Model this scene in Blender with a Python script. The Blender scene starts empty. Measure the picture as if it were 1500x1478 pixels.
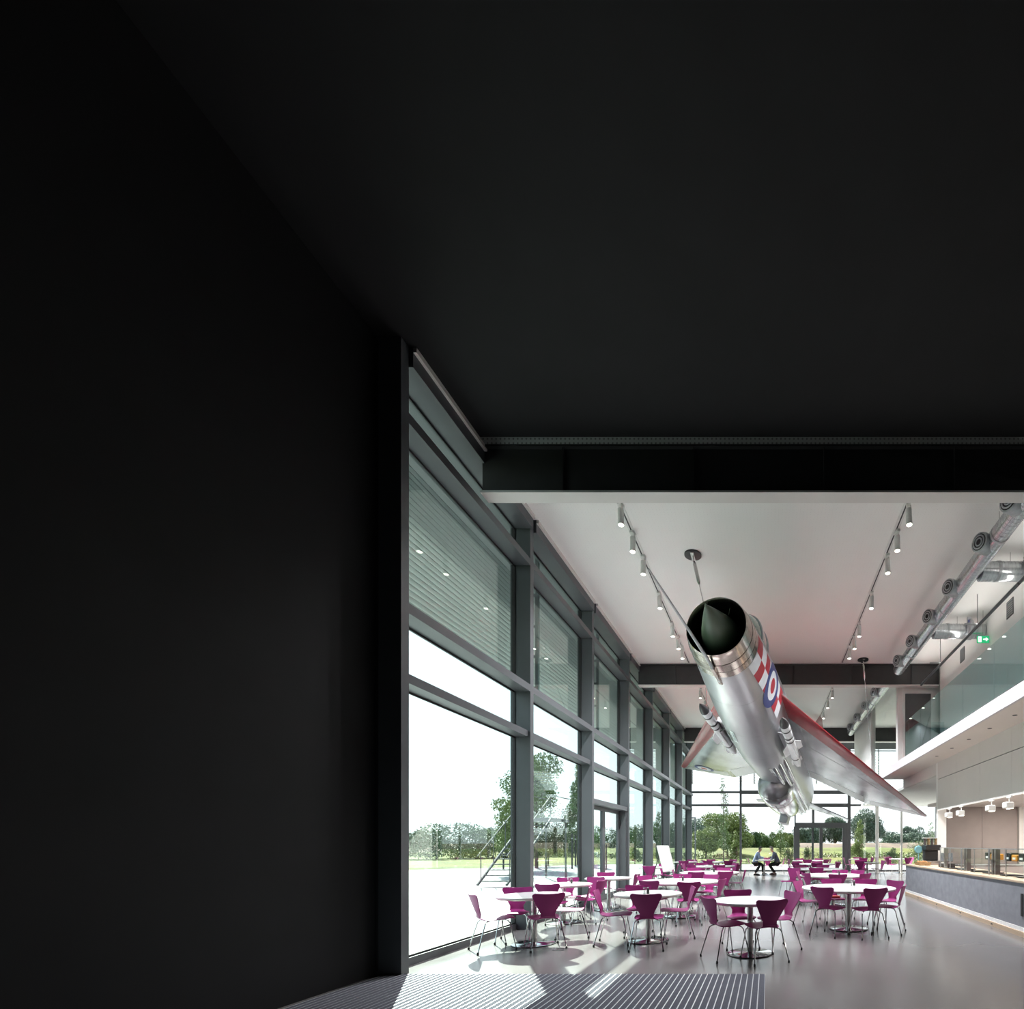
import bpy, bmesh, math, random
import numpy as np
from mathutils import Matrix, Vector

random.seed(7)
rng = np.random.default_rng(7)
NTH = ['first', 'second', 'third', 'fourth', 'fifth', 'sixth', 'seventh', 'eighth', 'ninth', 'tenth', 'eleventh', 'twelfth', 'thirteenth', 'fourteenth', 'fifteenth', 'sixteenth',
       'seventeenth', 'eighteenth', 'nineteenth', 'twentieth', 'twenty-first', 'twenty-second', 'twenty-third', 'twenty-fourth', 'twenty-fifth', 'twenty-sixth']
PI = math.pi
scn = bpy.context.scene
COL = scn.collection

# ------------------------------------------------------------------ camera
cam_d = bpy.data.cameras.new('camera')
cam = bpy.data.objects.new('camera', cam_d)
COL.objects.link(cam)
cam.location = (0, 0, 1.5)
cam.rotation_euler = (PI / 2, 0, 0)
cam_d.sensor_fit = 'HORIZONTAL'
cam_d.sensor_width = 36
cam_d.lens = 708 / 1500 * 36          # shift lens: level camera, one-point view
cam_d.shift_x = -375 / 1500
cam_d.shift_y = 498 / 1500
cam_d.clip_end = 2000
scn.camera = cam

# ------------------------------------------------------------------ sky, sun, exposure
world = bpy.data.worlds.new('sky')
scn.world = world
world.use_nodes = True
wn = world.node_tree.nodes
wl = world.node_tree.links
wn.clear()
w_out = wn.new('ShaderNodeOutputWorld')
w_bg = wn.new('ShaderNodeBackground')
w_tc = wn.new('ShaderNodeTexCoord')
w_sep = wn.new('ShaderNodeSeparateXYZ')
w_ramp = wn.new('ShaderNodeValToRGB')
w_ramp.color_ramp.elements[0].position = 0.0
w_ramp.color_ramp.elements[0].color = (0.93, 0.97, 1.0, 1)
w_ramp.color_ramp.elements[1].position = 0.8
w_ramp.color_ramp.elements[1].color = (0.62, 0.80, 1.0, 1)
wl.new(w_tc.outputs['Generated'], w_sep.inputs[0])
wl.new(w_sep.outputs['Z'], w_ramp.inputs[0])
wl.new(w_ramp.outputs[0], w_bg.inputs[0])
wl.new(w_bg.outputs[0], w_out.inputs[0])
w_bg.inputs[1].default_value = 0.66

sun_d = bpy.data.lights.new('sun', 'SUN')
sun_d.energy = 8.5
sun_d.angle = math.radians(0.6)
sun_d.color = (1.0, 0.96, 0.88)
sun = bpy.data.objects.new('sun', sun_d)
COL.objects.link(sun)
sun.rotation_euler = Vector((0.418, -0.668, -0.616)).to_track_quat('-Z', 'Y').to_euler()
sun.location = (-20, 30, 30)

scn.view_settings.view_transform = 'Standard'
scn.view_settings.look = 'None'
scn.view_settings.gamma = 1
scn.view_settings.use_curve_mapping = False
scn.view_settings.exposure = 1.5
scn.cycles.max_bounces = 10
scn.cycles.diffuse_bounces = 6
scn.cycles.glossy_bounces = 5
scn.cycles.transparent_max_bounces = 16
scn.cycles.caustics_reflective = False
scn.cycles.caustics_refractive = False
scn.cycles.sample_clamp_indirect = 6.0

# ------------------------------------------------------------------ materials
def mat(name, col, rough=0.5, metal=0.0, var=0.06, scale=8.0, bump=0.0, spec=0.5, emis=None, emis_s=0, coat=0, stretch=None, rvar=0.0):
    m = bpy.data.materials.new(name)
    m.use_nodes = True
    nt = m.node_tree
    b = nt.nodes['Principled BSDF']
    b.inputs['Roughness'].default_value = rough
    b.inputs['Metallic'].default_value = metal
    b.inputs['Specular IOR Level'].default_value = spec
    b.inputs['Coat Weight'].default_value = coat
    tc = nt.nodes.new('ShaderNodeTexCoord')
    mp = nt.nodes.new('ShaderNodeMapping')
    if stretch: mp.inputs['Scale'].default_value = stretch
    nz = nt.nodes.new('ShaderNodeTexNoise')
    nz.inputs['Scale'].default_value = scale
    nz.inputs['Detail'].default_value = 4
    nt.links.new(tc.outputs['Object'], mp.inputs[0])
    nt.links.new(mp.outputs[0], nz.inputs['Vector'])
    rp = nt.nodes.new('ShaderNodeValToRGB')
    rp.color_ramp.elements[0].position = 0.3
    rp.color_ramp.elements[1].position = 0.7
    c = col
    rp.color_ramp.elements[0].color = (c[0] * (1 - var), c[1] * (1 - var), c[2] * (1 - var), 1)
    rp.color_ramp.elements[1].color = (min(1, c[0] * (1 + var)), min(1, c[1] * (1 + var)), min(1, c[2] * (1 + var)), 1)
    nt.links.new(nz.outputs['Fac'], rp.inputs[0])
    nt.links.new(rp.outputs[0], b.inputs['Base Color'])
    if rvar:
        mr = nt.nodes.new('ShaderNodeMapRange')
        mr.inputs['To Min'].default_value = max(0.02, rough - rvar)
        mr.inputs['To Max'].default_value = rough + rvar
        nt.links.new(nz.outputs['Fac'], mr.inputs['Value'])
        nt.links.new(mr.outputs[0], b.inputs['Roughness'])
    if bump:
        bp = nt.nodes.new('ShaderNodeBump')
        bp.inputs['Strength'].default_value = bump
        bp.inputs['Distance'].default_value = 0.02
        nt.links.new(nz.outputs['Fac'], bp.inputs['Height'])
        nt.links.new(bp.outputs[0], b.inputs['Normal'])
    if emis:
        b.inputs['Emission Color'].default_value = (*emis, 1)
        b.inputs['Emission Strength'].default_value = emis_s
    return m

def glass(name, tint, refl=1.0, rough=0.0):
    """thin architectural glass: tinted see-through with a fresnel mirror"""
    m = bpy.data.materials.new(name)
    m.use_nodes = True
    nt = m.node_tree
    nt.nodes.clear()
    o = nt.nodes.new('ShaderNodeOutputMaterial')
    t = nt.nodes.new('ShaderNodeBsdfTransparent')
    t.inputs[0].default_value = (*tint, 1)
    g = nt.nodes.new('ShaderNodeBsdfGlossy')
    g.inputs['Roughness'].default_value = rough
    g.inputs[0].default_value = (0.95, 1, 0.98, 1)
    fr = nt.nodes.new('ShaderNodeFresnel')
    ge = nt.nodes.new('ShaderNodeNewGeometry')      # keep the plain air-to-glass mirror on the inner faces too
    mi = nt.nodes.new('ShaderNodeMath')
    mi.operation = 'MULTIPLY_ADD'
    mi.inputs[1].default_value = 1 / 1.5 - 1.5
    mi.inputs[2].default_value = 1.5
    nt.links.new(ge.outputs['Backfacing'], mi.inputs[0])
    nt.links.new(mi.outputs[0], fr.inputs[0])
    mu = nt.nodes.new('ShaderNodeMath')
    mu.operation = 'MULTIPLY'
    mu.inputs[1].default_value = refl
    mx = nt.nodes.new('ShaderNodeMixShader')
    nt.links.new(fr.outputs[0], mu.inputs[0])
    nt.links.new(mu.outputs[0], mx.inputs[0])
    nt.links.new(t.outputs[0], mx.inputs[1])
    nt.links.new(g.outputs[0], mx.inputs[2])
    nt.links.new(mx.outputs[0], o.inputs[0])
    return m

M = {}
M['steel_grey'] = mat('grey_coated_aluminium', (0.092, 0.099, 0.106), 0.42, 0, 0.05, 3)
M['gasket'] = mat('black_gasket', (0.012, 0.012, 0.013), 0.6)
M['beam'] = mat('dark_beam_paint', (0.035, 0.035, 0.036), 0.55, 0, 0.12, 5)
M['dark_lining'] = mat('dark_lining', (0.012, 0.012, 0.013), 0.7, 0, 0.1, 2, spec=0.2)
M['white'] = mat('white_paint', (0.85, 0.85, 0.83), 0.6, 0, 0.02, 2)
M['cream'] = mat('cream_wall_paint', (0.70, 0.68, 0.65), 0.55, 0, 0.02, 1.5)
M['soffit'] = mat('soffit_paint', (0.72, 0.67, 0.64), 0.6, 0, 0.02, 1.5)
M['fascia'] = mat('fascia_panel', (0.60, 0.595, 0.64), 0.45, 0, 0.02, 1.5)
M['taupe'] = mat('taupe_wall', (0.33, 0.28, 0.265), 0.65, 0, 0.05, 3)
M['counter'] = mat('grey_felt_panel', (0.285, 0.29, 0.325), 0.8, 0, 0.12, 6, 0.05)
M['oak'] = mat('pale_oak', (0.62, 0.47, 0.34), 0.5, 0, 0.12, 6, stretch=(1, 0.1, 1))
M['chrome'] = mat('chrome_tube', (0.62, 0.62, 0.63), 0.12, 1, 0.03, 10)
M['brushed'] = mat('brushed_steel', (0.50, 0.49, 0.48), 0.26, 1, 0.05, 20, stretch=(1, 1, 0.1))
M['polished'] = mat('polished_base_plate', (0.72, 0.72, 0.73), 0.1, 1, 0.03, 6)
M['black'] = mat('black_plastic', (0.015, 0.015, 0.016), 0.4)
M['magenta'] = mat('magenta_plywood', (0.300, 0.027, 0.165), 0.42, 0, 0.10, 5, spec=0.28, stretch=(1, 1, 0.25))
M['table_top'] = mat('white_laminate', (0.80, 0.80, 0.78), 0.16, 0, 0.015, 3)
M['table_edge'] = mat('pale_table_edge', (0.55, 0.50, 0.45), 0.4, 0, 0.1, 20)
M['galv'] = mat('galvanised_duct', (0.56, 0.58, 0.60), 0.27, 0.95, 0.12, 14)
M['galv_d'] = mat('duct_nozzle_metal', (0.42, 0.43, 0.45), 0.42, 0.6, 0.1, 14)
M['lamp_white'] = mat('lamp_body_white', (0.74, 0.74, 0.72), 0.45)
M['lamp_on'] = mat('lamp_lens_lit', (1, 1, 1), 0.3, emis=(1, 0.93, 0.78), emis_s=5)
M['led'] = mat('led_strip', (1, 1, 1), 0.4, emis=(1, 0.96, 0.94), emis_s=0.15)
M['glass_f'] = glass('facade_glass', (0.89, 0.975, 0.95), 1.0)
M['glass_e'] = glass('end_glass', (0.965, 0.985, 0.98), 0.8)
M['glass_b'] = glass('balustrade_glass', (0.80, 0.915, 0.92), 1.0)
M['glass_c'] = glass('clear_case_glass', (0.965, 0.985, 0.98), 0.22)
M['grille'] = mat('grille_grey', (0.12, 0.12, 0.12), 0.6)
M['sign_green'] = mat('sign_green', (0.02, 0.42, 0.16), 0.4, emis=(0.02, 0.5, 0.2), emis_s=0.25)
M['sign_white'] = mat('sign_white', (0.9, 0.95, 0.9), 0.4, emis=(0.9, 1, 0.95), emis_s=0.6)
M['pile'] = mat('charcoal_mat_pile', (0.095, 0.097, 0.118), 0.95, 0, 0.45, 260, 0.3, spec=0.1)
M['mat_bar'] = mat('aluminium_mat_bar', (0.66, 0.67, 0.70), 0.35, 0.5)
# aircraft
M['alu'] = mat('aircraft_aluminium', (0.47, 0.475, 0.50), 0.34, 0.85, 0.10, 2.2, 0.02, stretch=(1, 0.35, 1), rvar=0.08)
M['alu2'] = mat('aircraft_aluminium_bright', (0.60, 0.61, 0.63), 0.16, 1.0, 0.10, 3, 0.06)
M['alu_wing'] = mat('aircraft_wing_skin', (0.33, 0.335, 0.365), 0.22, 0.92, 0.3, 1.3, 0.35, rvar=0.08)
M['ring'] = mat('bare_metal_intake_ring', (0.50, 0.44, 0.40), 0.2, 1, 0.1, 12, stretch=(1, 5, 1))
M['tank_reflection'] = mat('tank_nose_dark_reflection', (0.26, 0.26, 0.28), 0.3, 0.9, 0.15, 2)  # darker metal stands in for the dark beam mirrored in the tank front
M['intake'] = mat('intake_black', (0.006, 0.006, 0.006), 0.7, spec=0.1)
M['cone'] = mat('green_radome', (0.075, 0.115, 0.07), 0.38, 0, 0.12, 3, coat=0.2)
M['red'] = mat('red_paint', (0.28, 0.012, 0.022), 0.28, 0, 0.12, 4, coat=0.3)
M['mark_red'] = mat('marking_red', (0.42, 0.018, 0.035), 0.4)
M['mark_white'] = mat('marking_white', (0.72, 0.74, 0.78), 0.4)
M['mark_blue'] = mat('marking_blue', (0.03, 0.045, 0.19), 0.4)
M['canopy'] = glass('canopy_glass', (0.50, 0.64, 0.60), 2.2)
M['missile'] = mat('missile_white', (0.72, 0.73, 0.75), 0.3, 0, 0.05, 6)
# outdoors
M['slat_grey'] = mat('louvre_grey', (0.33, 0.345, 0.34), 0.5)
M['paving'] = mat('pale_paving', (0.24, 0.25, 0.255), 0.8, 0, 0.1, 1.2)
M['soil'] = mat('brown_soil', (0.10, 0.068, 0.045), 0.95, 0, 0.35, 0.35, 0.2)
M['bark'] = mat('bark', (0.10, 0.075, 0.055), 0.9, 0, 0.25, 10, 0.3)
def leafmat(n, c):
    m = mat(n, c, 0.6, 0, 0.45, 1.1, spec=0.25)
    return m
M['leaf_dark'] = leafmat('leaf_dark', (0.062, 0.105, 0.046))
M['leaf_mid'] = leafmat('leaf_mid', (0.118, 0.172, 0.066))
M['leaf_light'] = leafmat('leaf_light', (0.185, 0.23, 0.082))
M['leaf_far_hazed'] = leafmat('leaf_far_hazed', (0.10, 0.145, 0.105))  # distance haze mixed into the leaf colour, paler and bluer
M['leaf_brown'] = leafmat('leaf_brown', (0.085, 0.072, 0.042))
M['skin'] = mat('skin', (0.42, 0.24, 0.17), 0.5)
M['shirt_blue'] = mat('shirt_blue_grey', (0.20, 0.26, 0.38), 0.85, 0, 0.1, 12)
M['shirt_dark'] = mat('shirt_slate', (0.075, 0.088, 0.125), 0.85, 0, 0.1, 12)
M['trouser'] = mat('dark_trousers', (0.012, 0.012, 0.014), 0.9)
M['hair_dark'] = mat('dark_hair', (0.015, 0.011, 0.009), 0.7, 0, 0.3, 60)
M['hair_grey'] = mat('grey_hair', (0.16, 0.14, 0.13), 0.7, 0, 0.3, 60)
M['shoe_brown'] = mat('brown_shoe', (0.09, 0.03, 0.025), 0.5)
M['bread'] = mat('baked_crust', (0.42, 0.20, 0.07), 0.7, 0, 0.3, 20, 0.2)
M['wicker'] = mat('wicker', (0.40, 0.27, 0.14), 0.8, 0, 0.3, 40, 0.3)
M['orange'] = mat('orange_packet', (0.75, 0.33, 0.04), 0.5)
M['teal'] = mat('pale_teal_enamel', (0.22, 0.47, 0.52), 0.3)
M['dark_brown'] = mat('case_post_brown', (0.15, 0.125, 0.12), 0.5)
M['grey_door'] = mat('grey_door_leaf', (0.10, 0.10, 0.105), 0.35)

# floor: poured resin with soft gloss
def floor_mat():
    m = mat('resin_floor', (0.172, 0.160, 0.158), 0.20, 0, 0.05, 0.7, rvar=0.05)
    nt = m.node_tree
    b = nt.nodes['Principled BSDF']
    b.inputs['Specular IOR Level'].default_value = 0.55
    tc = nt.nodes.new('ShaderNodeTexCoord')
    n2 = nt.nodes.new('ShaderNodeTexNoise')
    n2.inputs['Scale'].default_value = 2.2
    bp = nt.nodes.new('ShaderNodeBump')
    bp.inputs['Strength'].default_value = 0.03
    bp.inputs['Distance'].default_value = 0.02
    nt.links.new(tc.outputs['Object'], n2.inputs['Vector'])
    nt.links.new(n2.outputs['Fac'], bp.inputs['Height'])
    nt.links.new(bp.outputs[0], b.inputs['Normal'])
    return m
M['floor'] = floor_mat()

# ceiling: white boards with rows of fine perforations
def ceiling_mat():
    m = mat('perforated_ceiling_board', (0.88, 0.88, 0.855), 0.7, 0, 0.015, 0.5, spec=0.2)
    nt = m.node_tree
    b = nt.nodes['Principled BSDF']
    tc = nt.nodes.new('ShaderNodeTexCoord')
    vo = nt.nodes.new('ShaderNodeTexVoronoi')
    vo.inputs['Scale'].default_value = 16
    vo.inputs['Randomness'].default_value = 0
    rp = nt.nodes.new('ShaderNodeValToRGB')
    rp.color_ramp.interpolation = 'CONSTANT'
    rp.color_ramp.elements[0].color = (0.42, 0.42, 0.41, 1)
    rp.color_ramp.elements[1].position = 0.2
    rp.color_ramp.elements[1].color = (1, 1, 1, 1)
    mx = nt.nodes.new('ShaderNodeMix')
    mx.data_type = 'RGBA'
    mx.blend_type = 'MULTIPLY'
    mx.inputs[0].default_value = 1
    src = b.inputs['Base Color'].links[0].from_socket
    nt.links.new(tc.outputs['Object'], vo.inputs['Vector'])
    nt.links.new(vo.outputs['Distance'], rp.inputs[0])
    nt.links.new(src, mx.inputs['A'])
    nt.links.new(rp.outputs[0], mx.inputs['B'])
    nt.links.new(mx.outputs['Result'], b.inputs['Base Color'])
    return m
M['ceiling'] = ceiling_mat()

def grass_mat():
    m = mat('meadow_grass', (0.095, 0.120, 0.04), 0.9, 0, 0.35, 0.25, 0.3, spec=0.1)
    nt = m.node_tree
    b = nt.nodes['Principled BSDF']
    tc = nt.nodes.new('ShaderNodeTexCoord')
    n2 = nt.nodes.new('ShaderNodeTexNoise')
    n2.inputs['Scale'].default_value = 0.05
    rp = nt.nodes.new('ShaderNodeValToRGB')
    rp.color_ramp.elements[0].position = 0.42
    rp.color_ramp.elements[0].color = (1, 1, 1, 1)
    rp.color_ramp.elements[1].position = 0.6
    rp.color_ramp.elements[1].color = (1.25, 0.95, 0.8, 1)
    mx = nt.nodes.new('ShaderNodeMix')
    mx.data_type = 'RGBA'
    mx.blend_type = 'MULTIPLY'
    mx.inputs[0].default_value = 1
    src = b.inputs['Base Color'].links[0].from_socket
    nt.links.new(tc.outputs['Object'], n2.inputs['Vector'])
    nt.links.new(n2.outputs['Fac'], rp.inputs[0])
    nt.links.new(src, mx.inputs['A'])
    nt.links.new(rp.outputs[0], mx.inputs['B'])
    nt.links.new(mx.outputs['Result'], b.inputs['Base Color'])
    return m
M['grass'] = grass_mat()

# ------------------------------------------------------------------ mesh helpers
class MB:
    def __init__(s):
        s.v = []; s.f = []
    def add(s, vs, fs):
        o = len(s.v)
        s.v += [tuple(p) for p in vs]
        s.f += [tuple(i + o for i in q) for q in fs]
        return s
    def box(s, x0, x1, y0, y1, z0, z1, bev=0.0):
        if bev <= 0:
            vs = [(x, y, z) for z in (z0, z1) for y in (y0, y1) for x in (x0, x1)]
            return s.add(vs, [(0, 2, 3, 1), (4, 5, 7, 6), (0, 1, 5, 4), (2, 6, 7, 3), (0, 4, 6, 2), (1, 3, 7, 5)])
        b = bev
        ring = lambda e: [(x0 + e, y0 + b), (x0 + b, y0 + e), (x1 - b, y0 + e), (x1 - e, y0 + b), (x1 - e, y1 - b), (x1 - b, y1 - e), (x0 + b, y1 - e), (x0 + e, y1 - b)]
        R = [[(p[0], p[1], z) for p in ring(e)] for e, z in ((b, z0), (0, z0 + b), (0, z1 - b), (b, z1))]
        return s.loft(R, caps=True)
    def loft(s, rings, caps=False, closed=True):
        o = len(s.v); n = len(rings[0])
        for r in rings: s.v += [tuple(p) for p in r]
        m = n if closed else n - 1
        for i in range(len(rings) - 1):
            for j in range(m):
                a = o + i * n + j; b = o + i * n + (j + 1) % n
                s.f.append((a, b, b + n, a + n))
        if caps:
            s.f.append(tuple(o + j for j in range(n))[::-1])
            s.f.append(tuple(o + (len(rings) - 1) * n + j for j in range(n)))
        return s
    def tube(s, pts, r, n=8, caps=True):
        pts = [Vector(p) for p in pts]
        rs = r if isinstance(r, (list, tuple)) else [r] * len(pts)
        rings = []
        t0 = (pts[1] - pts[0]).normalized()
        up = Vector((0, 0, 1)) if abs(t0.z) < 0.9 else Vector((1, 0, 0))
        nrm = t0.cross(up).normalized()
        for i, p in enumerate(pts):
            if i == 0: t = (pts[1] - pts[0])
            elif i == len(pts) - 1: t = pts[-1] - pts[-2]
            else: t = (pts[i + 1] - p).normalized() + (p - pts[i - 1]).normalized()
            t.normalize()
            nrm = (nrm - t * nrm.dot(t)).normalized()
            bn = t.cross(nrm)
            rings.append([p + nrm * rs[i] * math.cos(2 * PI * k / n) + bn * rs[i] * math.sin(2 * PI * k / n) for k in range(n)])
        return s.loft(rings, caps)
    def lathe(s, prof, n=32, c=(0, 0), caps=True):
        return s.loft([[(c[0] + r * math.cos(2 * PI * k / n), c[1] + r * math.sin(2 * PI * k / n), z) for k in range(n)] for r, z in prof], caps)
    def build(s, name, m, parent=None, smooth=False, loc=None, rot=None):
        me = bpy.data.meshes.new(name)
        me.from_pydata(s.v, [], s.f)
        me.materials.append(m)
        bm = bmesh.new(); bm.from_mesh(me)
        bmesh.ops.recalc_face_normals(bm, faces=bm.faces)
        bm.to_mesh(me); bm.free()
        if smooth:
            me.polygons.foreach_set('use_smooth', [True] * len(me.polygons))
            me.set_sharp_from_angle(angle=math.radians(38))
        o = bpy.data.objects.new(name, me)
        COL.objects.link(o)
        if parent: o.parent = parent
        if loc: o.location = loc
        if rot: o.rotation_euler = rot
        return o

def inst(src, name, parent, loc=(0, 0, 0), rot=(0, 0, 0)):
    o = bpy.data.objects.new(name, src.data)
    COL.objects.link(o)
    o.parent = parent; o.location = loc; o.rotation_euler = rot
    return o
def empty(name, loc=(0, 0, 0), rz=0):
    o = bpy.data.objects.new(name, None)
    o.empty_display_size = 0.1
    COL.objects.link(o)
    o.location = loc; o.rotation_euler = (0, 0, rz)
    return o
def tag(o, label, cat, group=None, kind=None):
    o['label'] = label; o['category'] = cat
    if group: o['group'] = group
    if kind: o['kind'] = kind
    return o
def thing(name, label, cat, loc=(0, 0, 0), rz=0, group=None):
    return tag(empty(name, loc, rz), label, cat, group)
def struct(o, label=None, cat=None):
    o['kind'] = 'structure'
    if label: o['label'] = label
    if cat: o['category'] = cat
    return o
def copy_tree(o, parent=None):
    c = o.copy(); COL.objects.link(c); c.parent = parent
    for ch in list(o.children): copy_tree(ch, c)
    return c
def box(name, m, x0, x1, y0, y1, z0, z1, parent=None, bev=0):
    return MB().box(x0, x1, y0, y1, z0, z1, bev).build(name, m, parent)

# ------------------------------------------------------------------ setting: grid and levels
BAY = [5.54 + 3.0 * k for k in range(8)]         # facade columns, 5.54 ... 26.54
GX, CX = -4.48, -4.19                            # glass plane, inner face of columns
END = 27.05                                      # end glazing
CEIL = 7.3
BACK = -2.5

struct(box('floor', M['floor'], GX - 0.1, 9.6, BACK, END + 0.05, -0.15, 0), 'grey poured resin floor with a soft shine', 'floor')
struct(box('ceiling', M['ceiling'], GX - 0.05, 9.6, 7.0, END + 0.1, CEIL, CEIL + 0.12), 'white perforated ceiling boards', 'ceiling')
# unseen entrance bay behind the first frame: closed with plain dark lining in the planes of the room
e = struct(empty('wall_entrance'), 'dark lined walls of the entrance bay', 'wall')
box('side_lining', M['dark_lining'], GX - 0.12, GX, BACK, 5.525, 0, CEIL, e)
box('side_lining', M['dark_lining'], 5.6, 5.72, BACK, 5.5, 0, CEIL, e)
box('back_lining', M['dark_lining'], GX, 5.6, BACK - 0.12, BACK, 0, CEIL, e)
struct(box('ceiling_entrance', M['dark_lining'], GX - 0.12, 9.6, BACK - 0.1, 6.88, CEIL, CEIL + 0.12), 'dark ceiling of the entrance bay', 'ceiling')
struct(box('wall_side', M['white'], 9.6, 9.75, 5.4, END + 0.1, 0, CEIL + 0.1), 'white side wall behind the kitchen', 'wall')
struct(box('wall_return', M['dark_lining'], 5.72, 9.6, 5.4, 5.55, 0, CEIL), 'dark return wall', 'wall')
# outer roof slab and overhang
struct(box('roof', M['steel_grey'], -5.9, 9.9, BACK - 0.2, 28.6, CEIL + 0.14, CEIL + 0.5), 'grey roof slab with overhang', 'roof')

# ceiling beams
for i, y in enumerate((7.0, 15.5, 24.0)):
    bm_ = struct(empty('ceiling_beam'), ['dark steel ceiling beam nearest the entrance', 'dark steel ceiling beam crossing behind the jet nose', 'dark steel ceiling beam near the end glazing'][i], 'beam')
    x1 = 5.5 if i < 2 else 9.5
    box('web', M['beam'], CX + 0.02, x1, y + 0.06, y + 0.10, CEIL - 0.67, CEIL - 0.03, bm_)
    box('top_flange', M['beam'], CX + 0.02, x1, y, y + 0.22, CEIL - 0.03, CEIL - 0.001, bm_)
    box('bottom_flange', M['cream'], CX + 0.02, x1, y, y + 0.22, CEIL - 0.70, CEIL - 0.67, bm_)
    for xs in np.arange(CX + 1.2, x1 - 0.3, 1.9):
        box('stiffener', M['beam'], xs, xs + 0.012, y + 0.015, y + 0.06, CEIL - 0.67, CEIL - 0.03, bm_)

# ---------------- left glazed facade
fac = struct(empty('wall_left'), 'tall grey framed glass facade', 'wall')
pc = None
for y in BAY:
    if pc is None:
        mb = MB(); mb.box(GX - 0.06, CX, -0.02, 0.10, 0, CEIL - 0.001)
        pc = mb.build('column', M['steel_grey'], fac, loc=(0, y, 0))
        mg = MB(); mg.box(GX - 0.03, GX + 0.03, -0.035, -0.02, 0.05, CEIL - 0.05)
        pg = mg.build('gasket', M['gasket'], fac, loc=(0, y, 0))
    else:
        inst(pc, 'column', fac, (0, y, 0)); inst(pg, 'gasket', fac, (0, y, 0))
RAILS = [(0.0, 0.10, 0.02), (3.40, 3.51, 0.22), (4.20, 4.32, 0.26), (6.42, 6.54, 0.26)]
segs = [(BAY[k] + 0.10, BAY[k + 1] - 0.02, k) for k in range(7)] + [(BAY[7] + 0.10, END, 7)]
for (y0, y1, k) in segs:
    for (z0, z1, dp) in RAILS:
        if k == 2 and z0 == 0: continue
        box('rail', M['steel_grey'], GX - 0.05, GX + dp + 0.03, y0, y1, z0, z1, fac)
    box('head_rail', M['steel_grey'], GX - 0.05, CX + 0.05, y0, y1, 7.07, CEIL - 0.001, fac)
    box('cornice', M['cream'], CX + 0.05, CX + 0.09, y0, y1, 7.24, CEIL - 0.001, fac)
    zz = [(0.10, 3.40), (3.51, 4.20), (4.32, 6.42), (6.54, 7.07)]
    if k == 2: zz[0] = (2.62, 3.40)
    for (z0, z1) in zz:
        box('pane', M['glass_f'], GX - 0.008, GX + 0.004, y0 + 0.02, y1 - 0.035, z0, z1, fac)
        bd = MB()                                   # thin dark glazing bead around the pane
        bd.box(GX + 0.004, GX + 0.02, y0, y1 - 0.02, z0, z0 + 0.025)
        bd.box(GX + 0.004, GX + 0.02, y0, y1 - 0.02, z1 - 0.025, z1)
        bd.build('glazing_bead', M['gasket'], fac)
# facade double door in the third bay
y0, y1 = BAY[2] + 0.10, BAY[3] - 0.02
dr = struct(empty('door_1'), 'grey framed glass double door in the left facade', 'door')
box('frame_head', M['steel_grey'], GX - 0.05, CX - 0.03, y0, y1, 2.50, 2.62, dr)
box('frame_jamb', M['steel_grey'], GX - 0.05, CX - 0.06, y0, y0 + 0.08, 0, 2.5, dr)
box('frame_jamb', M['steel_grey'], GX - 0.05, CX - 0.06, y1 - 0.08, y1, 0, 2.5, dr)
ym = (y0 + y1) / 2
for (a, b) in ((y0 + 0.08, ym), (ym, y1 - 0.08)):
    lf = MB()
    lf.box(GX - 0.03, GX + 0.04, a, a + 0.10, 0.01, 2.5); lf.box(GX - 0.03, GX + 0.04, b - 0.10, b, 0.01, 2.5)
    lf.box(GX - 0.03, GX + 0.04, a + 0.1, b - 0.1, 0.01, 0.16); lf.box(GX - 0.03, GX + 0.04, a + 0.1, b - 0.1, 2.40, 2.5)
    lo = lf.build('door_leaf', M['steel_grey'], dr)
    box('pane', M['glass_f'], GX - 0.006, GX + 0.006, a + 0.1, b - 0.1, 0.16, 2.40, lo)
    hy = b - 0.06 if b < y1 - 0.2 else a + 0.06
    MB().tube([(GX + 0.09, hy, 0.8), (GX + 0.09, hy, 1.5)], 0.015).build('handle', M['brushed'], lo)

# ---------------- end glazing
endw = struct(empty('window_1'), 'end wall of glass with dark mullions', 'window')
mull = [(-4.46, 0.10), (-1.53, 0.12), (4.55, 0.16), (9.45, 0.12)]
for x, w in mull:
    box('mullion', M['steel_grey'], x - w / 2, x + w / 2, END, END + 0.16, 0, CEIL - 0.001, endw)
for x, w in ((2.54, 0.12), (1.52, 0.08)):
    box('mullion', M['steel_grey'], x - w / 2, x + w / 2, END, END + 0.14, 2.72, 3.63, endw)
cells = [(-4.41, -1.59), (-1.47, 4.47), (4.63, 9.39)]
for i, (x0, x1) in enumerate(cells):
    t = 0.11 if i != 1 else 0.20
    for z in (3.70, 4.43):
        box('transom', M['steel_grey'], x0, x1, END + 0.01, END + 0.13, z - t / 2, z + t / 2, endw)
    box('transom', M['steel_grey'], x0, x1, END + 0.01, END + 0.13, 6.85, CEIL - 0.001, endw)
    box('transom', M['steel_grey'], x0, x1, END + 0.01, END + 0.13, 0, 0.08, endw)
    zt = [(0.08, 3.64), (3.76, 4.37), (4.49, 6.85)] if i != 1 else [(3.80, 4.33), (4.53, 6.85)]
    for (z0, z1) in zt:
        box('pane', M['glass_e'], x0, x1, END + 0.06, END + 0.075, z0, z1, endw)
for (x0, x1, z0, z1) in ((-1.47, 1.48, 0.08, 3.60), (1.48, 4.47, 2.72, 3.60)):
    box('pane', M['glass_e'], x0, x1, END + 0.06, END + 0.075, z0, z1, endw)
d2 = struct(empty('door_2'), 'grey framed glass double door in the end glazing', 'door')
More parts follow.
